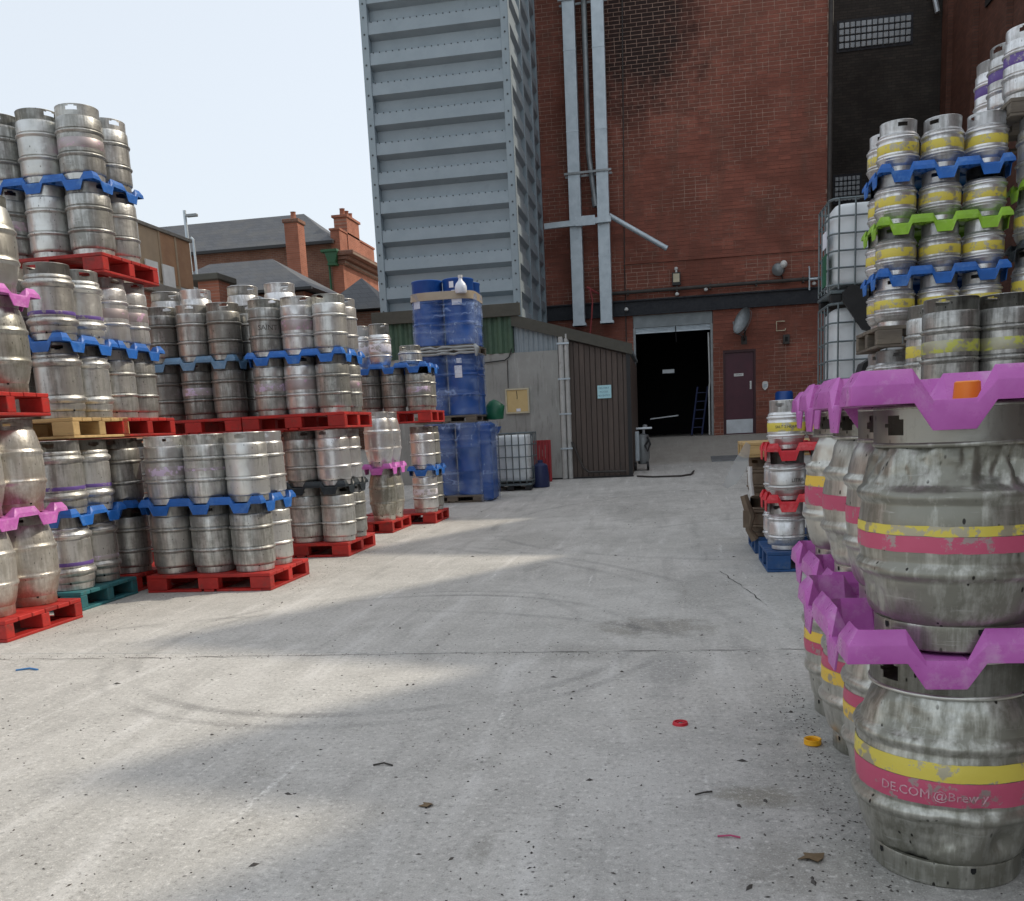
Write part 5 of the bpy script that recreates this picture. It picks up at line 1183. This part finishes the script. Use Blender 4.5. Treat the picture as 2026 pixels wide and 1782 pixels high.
m = MB(); pts = [(1.98, 2.66), (2.08, 2.74), (2.2, 2.7), (2.34, 2.55), (2.32, 2.2), (2.2, 2.24), (2.08, 2.42), (1.99, 2.56)]; m.prism(pts, 0, .05, 'Y'); o = tag(part('rubber_sheet', m, 'rubber', None, loc=(-.02, 11.22, -.05)), 'black rubber sheet hanging on the caged tank tower', 'sheet')
m = MB(); pts = [(1.93, 1.66), (1.96, 1.76), (2.1, 1.84), (2.3, 1.86), (2.3, 1.66)]; m.prism(pts, 0, .3, 'Y'); tag(part('rubber_mat', m, 'rubber', None, loc=(-.02, 9.9, 0)), 'black folded mat behind the purple separators', 'mat')

# oddments behind the small kegs
M['rust'] = worn('rusty_steel', (.22, .17, .12), (.14, .10, .07), 6, (.5, .8), .4, .2, 20, rnd=.1)
pallet('weathered dark pallet on the ground behind red-separator stack', .80, 1.6, 9.0, 9.75, 0, 'pal_blue', .15)
for k, zz in enumerate((.152, .532)):
    keg('keg', f'{["lower","upper"][k]} dull brown small keg behind the red-separator stack', 'keg', .90, 9.18, zz, 'small', 'rust', None, .375, .155, 'dull brown small kegs')
pallet('brown wood pallet sticking out behind the red-separator stack', .70, 1.6, 9.0, 9.75, .91, 'pal_wood', .14)
m = MB(); m.tube([(.755, 8.97, .83), (.757, 8.96, .7), (.775, 8.97, .56)], .022, 8); tag(part('white_tube', m, 'white_paint', None, 40), 'short white plastic tube behind the red-separator stack', 'tube')
m = MB(); m.tube([(.70, 9.0, .56), (.76, 8.98, .36), (.74, 8.97, .24), (.80, 8.97, .14)], [.035, .045, .03, .04], 8); m.box(.69, .74, 8.94, 8.99, .26, .42); tag(part('valve_fitting', m, 'rust', None, 40), 'rusty valve fitting beside the dull brown small kegs', 'valve')
M['film_clear'] = plain('film_clear', (.6, .63, .62), .25); M['film_clear'].node_tree.nodes['Principled BSDF'].inputs['Alpha'].default_value = .5
m = MB(); A = Vector((.72, 8.98, 1.06)); B = Vector((.50, 9.0, .66)); vs = []
for i in range(9):
    t = i/8; p = A.lerp(B, t); w_ = .05+.05*math.sin(t*3)
    vs += [(p.x, p.y-.02+.02*math.sin(i*2.1), p.z+.02*math.sin(t*PI)), (p.x+w_*.9, p.y+.02*math.cos(i*1.7), p.z-.03-.25*t*(1-t))]
m.add(vs, [(2*i, 2*i+2, 2*i+3, 2*i+1) for i in range(8)]); tag(part('film_strip', m, 'film_clear', None, 60), 'torn clear film hanging off the brown wood pallet', 'film')

# ------------------------------------------------------------------ boundary wall and buildings beyond
o = thing('boundary_wall', 'brick boundary wall with stone coping behind the left keg stacks', 'wall', (-9.5, 0, 0))
part('wall', MB().box(-.3, 0, 5, 18.6, -.2, 4.14), 'brick_wall_y', o)
M['stone'] = worn('coping_stone', (.25, .23, .20), (.18, .17, .15), 4, (.7, .9), 0, .3, 20, kind='World', rnd=.1)
for i in range(14): part('coping_stone', MB().bbox(-.36, .07, 5+i*.975, 5+(i+1)*.975-.012, 4.142, 4.31, .012), 'stone', o)
o = thing('board_fence', 'tan board fence standing on the boundary wall coping', 'fence', (-9.6, 0, 4.31))
M['tan'] = worn('board_tan', (.40, .30, .20), (.33, .25, .17), 2, (.7, .9), 0, .1, 20, ((.25, .2, .15), 2.5, .6, .5), rnd=.12); M['tan_rust'] = worn('board_rust', (.42, .24, .13), (.30, .16, .09), 2, (.7, .9), 0, .1, 20, rnd=.1)
y = 6.0; k = 0
while y < 18.3:
    w_ = (.62, .60, 1.05)[k % 3]; last = y+w_ > 17.6
    part('board', MB().bbox(-.03+.01*(k % 2), .02, y+.01, y+w_-.01, .10, 1.04, .004), 'tan_rust' if last else 'tan', o)
    part('post', MB().box(-.08, .035, y-.03, y+.03, 0, 1.04), 'tan', o); y += w_; k += 1
part('top_rail', MB().box(-.06, .06, 5.95, y+.05, 1.042, 1.10), 'stone', o)
for yy in (15.9, 16.7, 17.3): part('white_board', MB().box(.05, .08, yy, yy+.42, .02, .42), 'white_paint', o)
o = thing('lamp_post', 'grey street lamp post rising beyond the board fence', 'lamp post', (-13.45, 26, 0))
m = MB(); m.tube([(0, 0, 0), (0, 0, 5.0), (-.02, 0, 7.85)], [.07, .06, .045], 10); part('pole', m, 'galv', o, 40)
m = MB(); m.tube([(.17, 0, 5.9), (.16, 0, 7.05), (.10, 0, 7.1)], .035, 8); part('spare_pipe', m, 'galv', o, 40)
m = MB(); m.bbox(.04, .36, -.06, .06, 7.66, 7.74, .012); m.tube([(-.02, 0, 7.70), (.06, 0, 7.70)], .03, 8); part('lamp_head', m, 'galv_dark', o)
def bbld(name, label, cat, loc): return thing(name, label, cat, loc)
o = bbld('gate_pillar', 'square brick pier with flat dark cap beyond boundary wall', 'pier', (-10.97, 22.3, 0))
part('shaft', MB().box(-.27, .27, -.3, .3, -.2, 5.18), 'brick_warm_y', o); part('cap', MB().bbox(-.75, .33, -.42, .6, 5.182, 5.34, .02), 'fascia', o)
o = bbld('lean_to', 'low grey corrugated lean-to roof beyond the boundary wall', 'roof', (0, 0, 0))
m = MB(); n = 60; A0, A1, B0, B1 = Vector((-12.6, 24, 5.75)), Vector((-9.8, 24, 4.72)), Vector((-13.4, 28, 6.0)), Vector((-10.2, 28, 4.9)); vs = []
for i in range(n+1):
    h = .03 if i % 2 else 0; a = A0.lerp(B0, i/n)+Vector((0, 0, h)); b = A1.lerp(B1, i/n)+Vector((0, 0, h)); vs += [a, b]
m.add(vs, [(2*i, 2*i+1, 2*i+3, 2*i+2) for i in range(n)]); part('roof_sheet', m, 'galv_dark', o); part('wall', MB().box(-12.4, -9.85, 24.1, 28, -.2, 4.6), 'brick_warm_x', o)
def hip(m, x0, x1, y0, y1, ze, rx0, rx1, ry, zr, t=.08):
    v = [(x0, y0, ze), (x1, y0, ze), (x1, y1, ze), (x0, y1, ze), (rx0, ry, zr), (rx1, ry, zr)]
    m.add(v, [(0, 1, 5, 4), (1, 2, 5), (2, 3, 4, 5), (3, 0, 4), (3, 2, 1, 0)])
o = bbld('slate_hall', 'long brick hall with slate hipped roof and orange gable parapet', 'building', (0, 0, 0))
m = MB(); m.box(-26, -13.75, 40, 44.8, -.2, 9.52); part('wall', m, 'brick_warm_x', o)
m = MB(); hip(m, -26.2, -13.9, 39.75, 45.05, 9.55, -24.2, -16.15, 42.4, 11.35); part('roof', m, 'slate', o)
part('gutter', MB().box(-26.2, -13.9, 39.6, 39.745, 9.42, 9.54), 'black_paint', o)
m = MB(); m.box(-14.1, -13.62, 39.9, 44.9, -.2, 8.55); part('end_wall', m, 'brick_warm_y', o)
m = MB(); m.bbox(-14.15, -13.5, 39.85, 44.95, 8.552, 8.75, .02); m.bbox(-14.2, -13.3, 39.75, 45.05, 8.752, 8.9, .02); m.bbox(-14.2, -13.05, 39.65, 45.15, 8.902, 9.1, .03); part('cornice', m, 'brick_warm_x', o)
pp = MB().box(-14.1, -13.7, 39.95, 44.8, 9.102, 10.0); pp.box(-14.14, -13.66, 39.9, 44.85, 10.002, 10.08); part('parapet', pp, 'brick_warm_y', o)
c = MB().box(-14.25, -13.66, 40.95, 42.6, 9.3, 10.72); c.box(-14.32, -13.6, 40.85, 42.7, 10.722, 10.82); c = part('chimney', c, 'brick_warm_y', o)
for yy in (41.3, 41.8, 42.3): m = MB(); m.lathe([(.13, 0), (.15, .05), (.12, .1), (.11, .3), (.13, .33), (.08, .33)], 12); part('chimney_pot', m, 'brick_warm_y', c, 40, (-13.95, yy, 10.82))
M['green_paint'] = plain('green_iron', (.012, .09, .035), .5)
m = MB(); m.bbox(-14.45, -13.72, 39.5, 39.88, 9.05, 9.16, .01); m.prism([(-14.3, 9.05), (-14.15, 8.6), (-13.85, 8.6), (-13.72, 9.05)], 39.55, 39.85, 'Y'); m.bbox(-14.2, -13.8, 39.55, 39.88, 8.5, 8.598, .01); part('iron_bracket', m, 'green_paint', o)
m = MB(); m.tube([(-14.2, 39.8, 8.5), (-14.2, 39.85, 5)], .05, 8); part('downpipe', m, 'green_paint', o)
o = bbld('tall_chimney', 'slim brick chimney standing before the slate hall roof', 'chimney', (-14.62, 37.2, 0))
part('shaft', MB().box(-.28, .28, -.35, .35, -.2, 9.75), 'brick_warm_y', o); part('corbel', MB().bbox(-.34, .34, -.41, .41, 9.752, 9.9, .02), 'brick_warm_x', o)
m = MB(); m.lathe([(.12, 9.9), (.14, 9.95), (.11, 10.0), (.10, 10.2), (.12, 10.22), (.08, 10.22)], 12); part('chimney_pot', m, 'brick_warm_y', o, 40)
o = bbld('hipped_outbuilding', 'lower brick outbuilding with slate hipped roof', 'building', (0, 0, 0))
m = MB(); m.box(-17.5, -11.75, 30.2, 34.4, -.2, 6.05); part('wall', m, 'brick_warm_x', o); part('end_wall', MB().box(-11.748, -11.7, 30.2, 34.4, -.2, 6.05), 'brick_warm_y', o)
m = MB(); hip(m, -17.8, -11.3, 29.9, 34.7, 6.12, -16, -13.6, 32.3, 7.55); part('roof', m, 'slate', o); part('gutter', MB().box(-17.8, -11.3, 29.8, 29.895, 6.05, 6.14), 'black_paint', o)
o = bbld('pyramid_outbuilding', 'small brick outbuilding with pyramid slate roof beside tower', 'building', (0, 0, 0))
m = MB(); m.box(-10.1, -8.62, 28.2, 30.2, -.2, 5.0); part('wall', m, 'brick_warm_x', o); part('end_wall', MB().box(-8.618, -8.58, 28.2, 30.2, -.2, 5.0), 'brick_warm_y', o)
m = MB(); hip(m, -10.5, -8.25, 27.9, 30.5, 5.05, -9.42, -9.38, 29.2, 6.15); part('roof', m, 'slate', o)
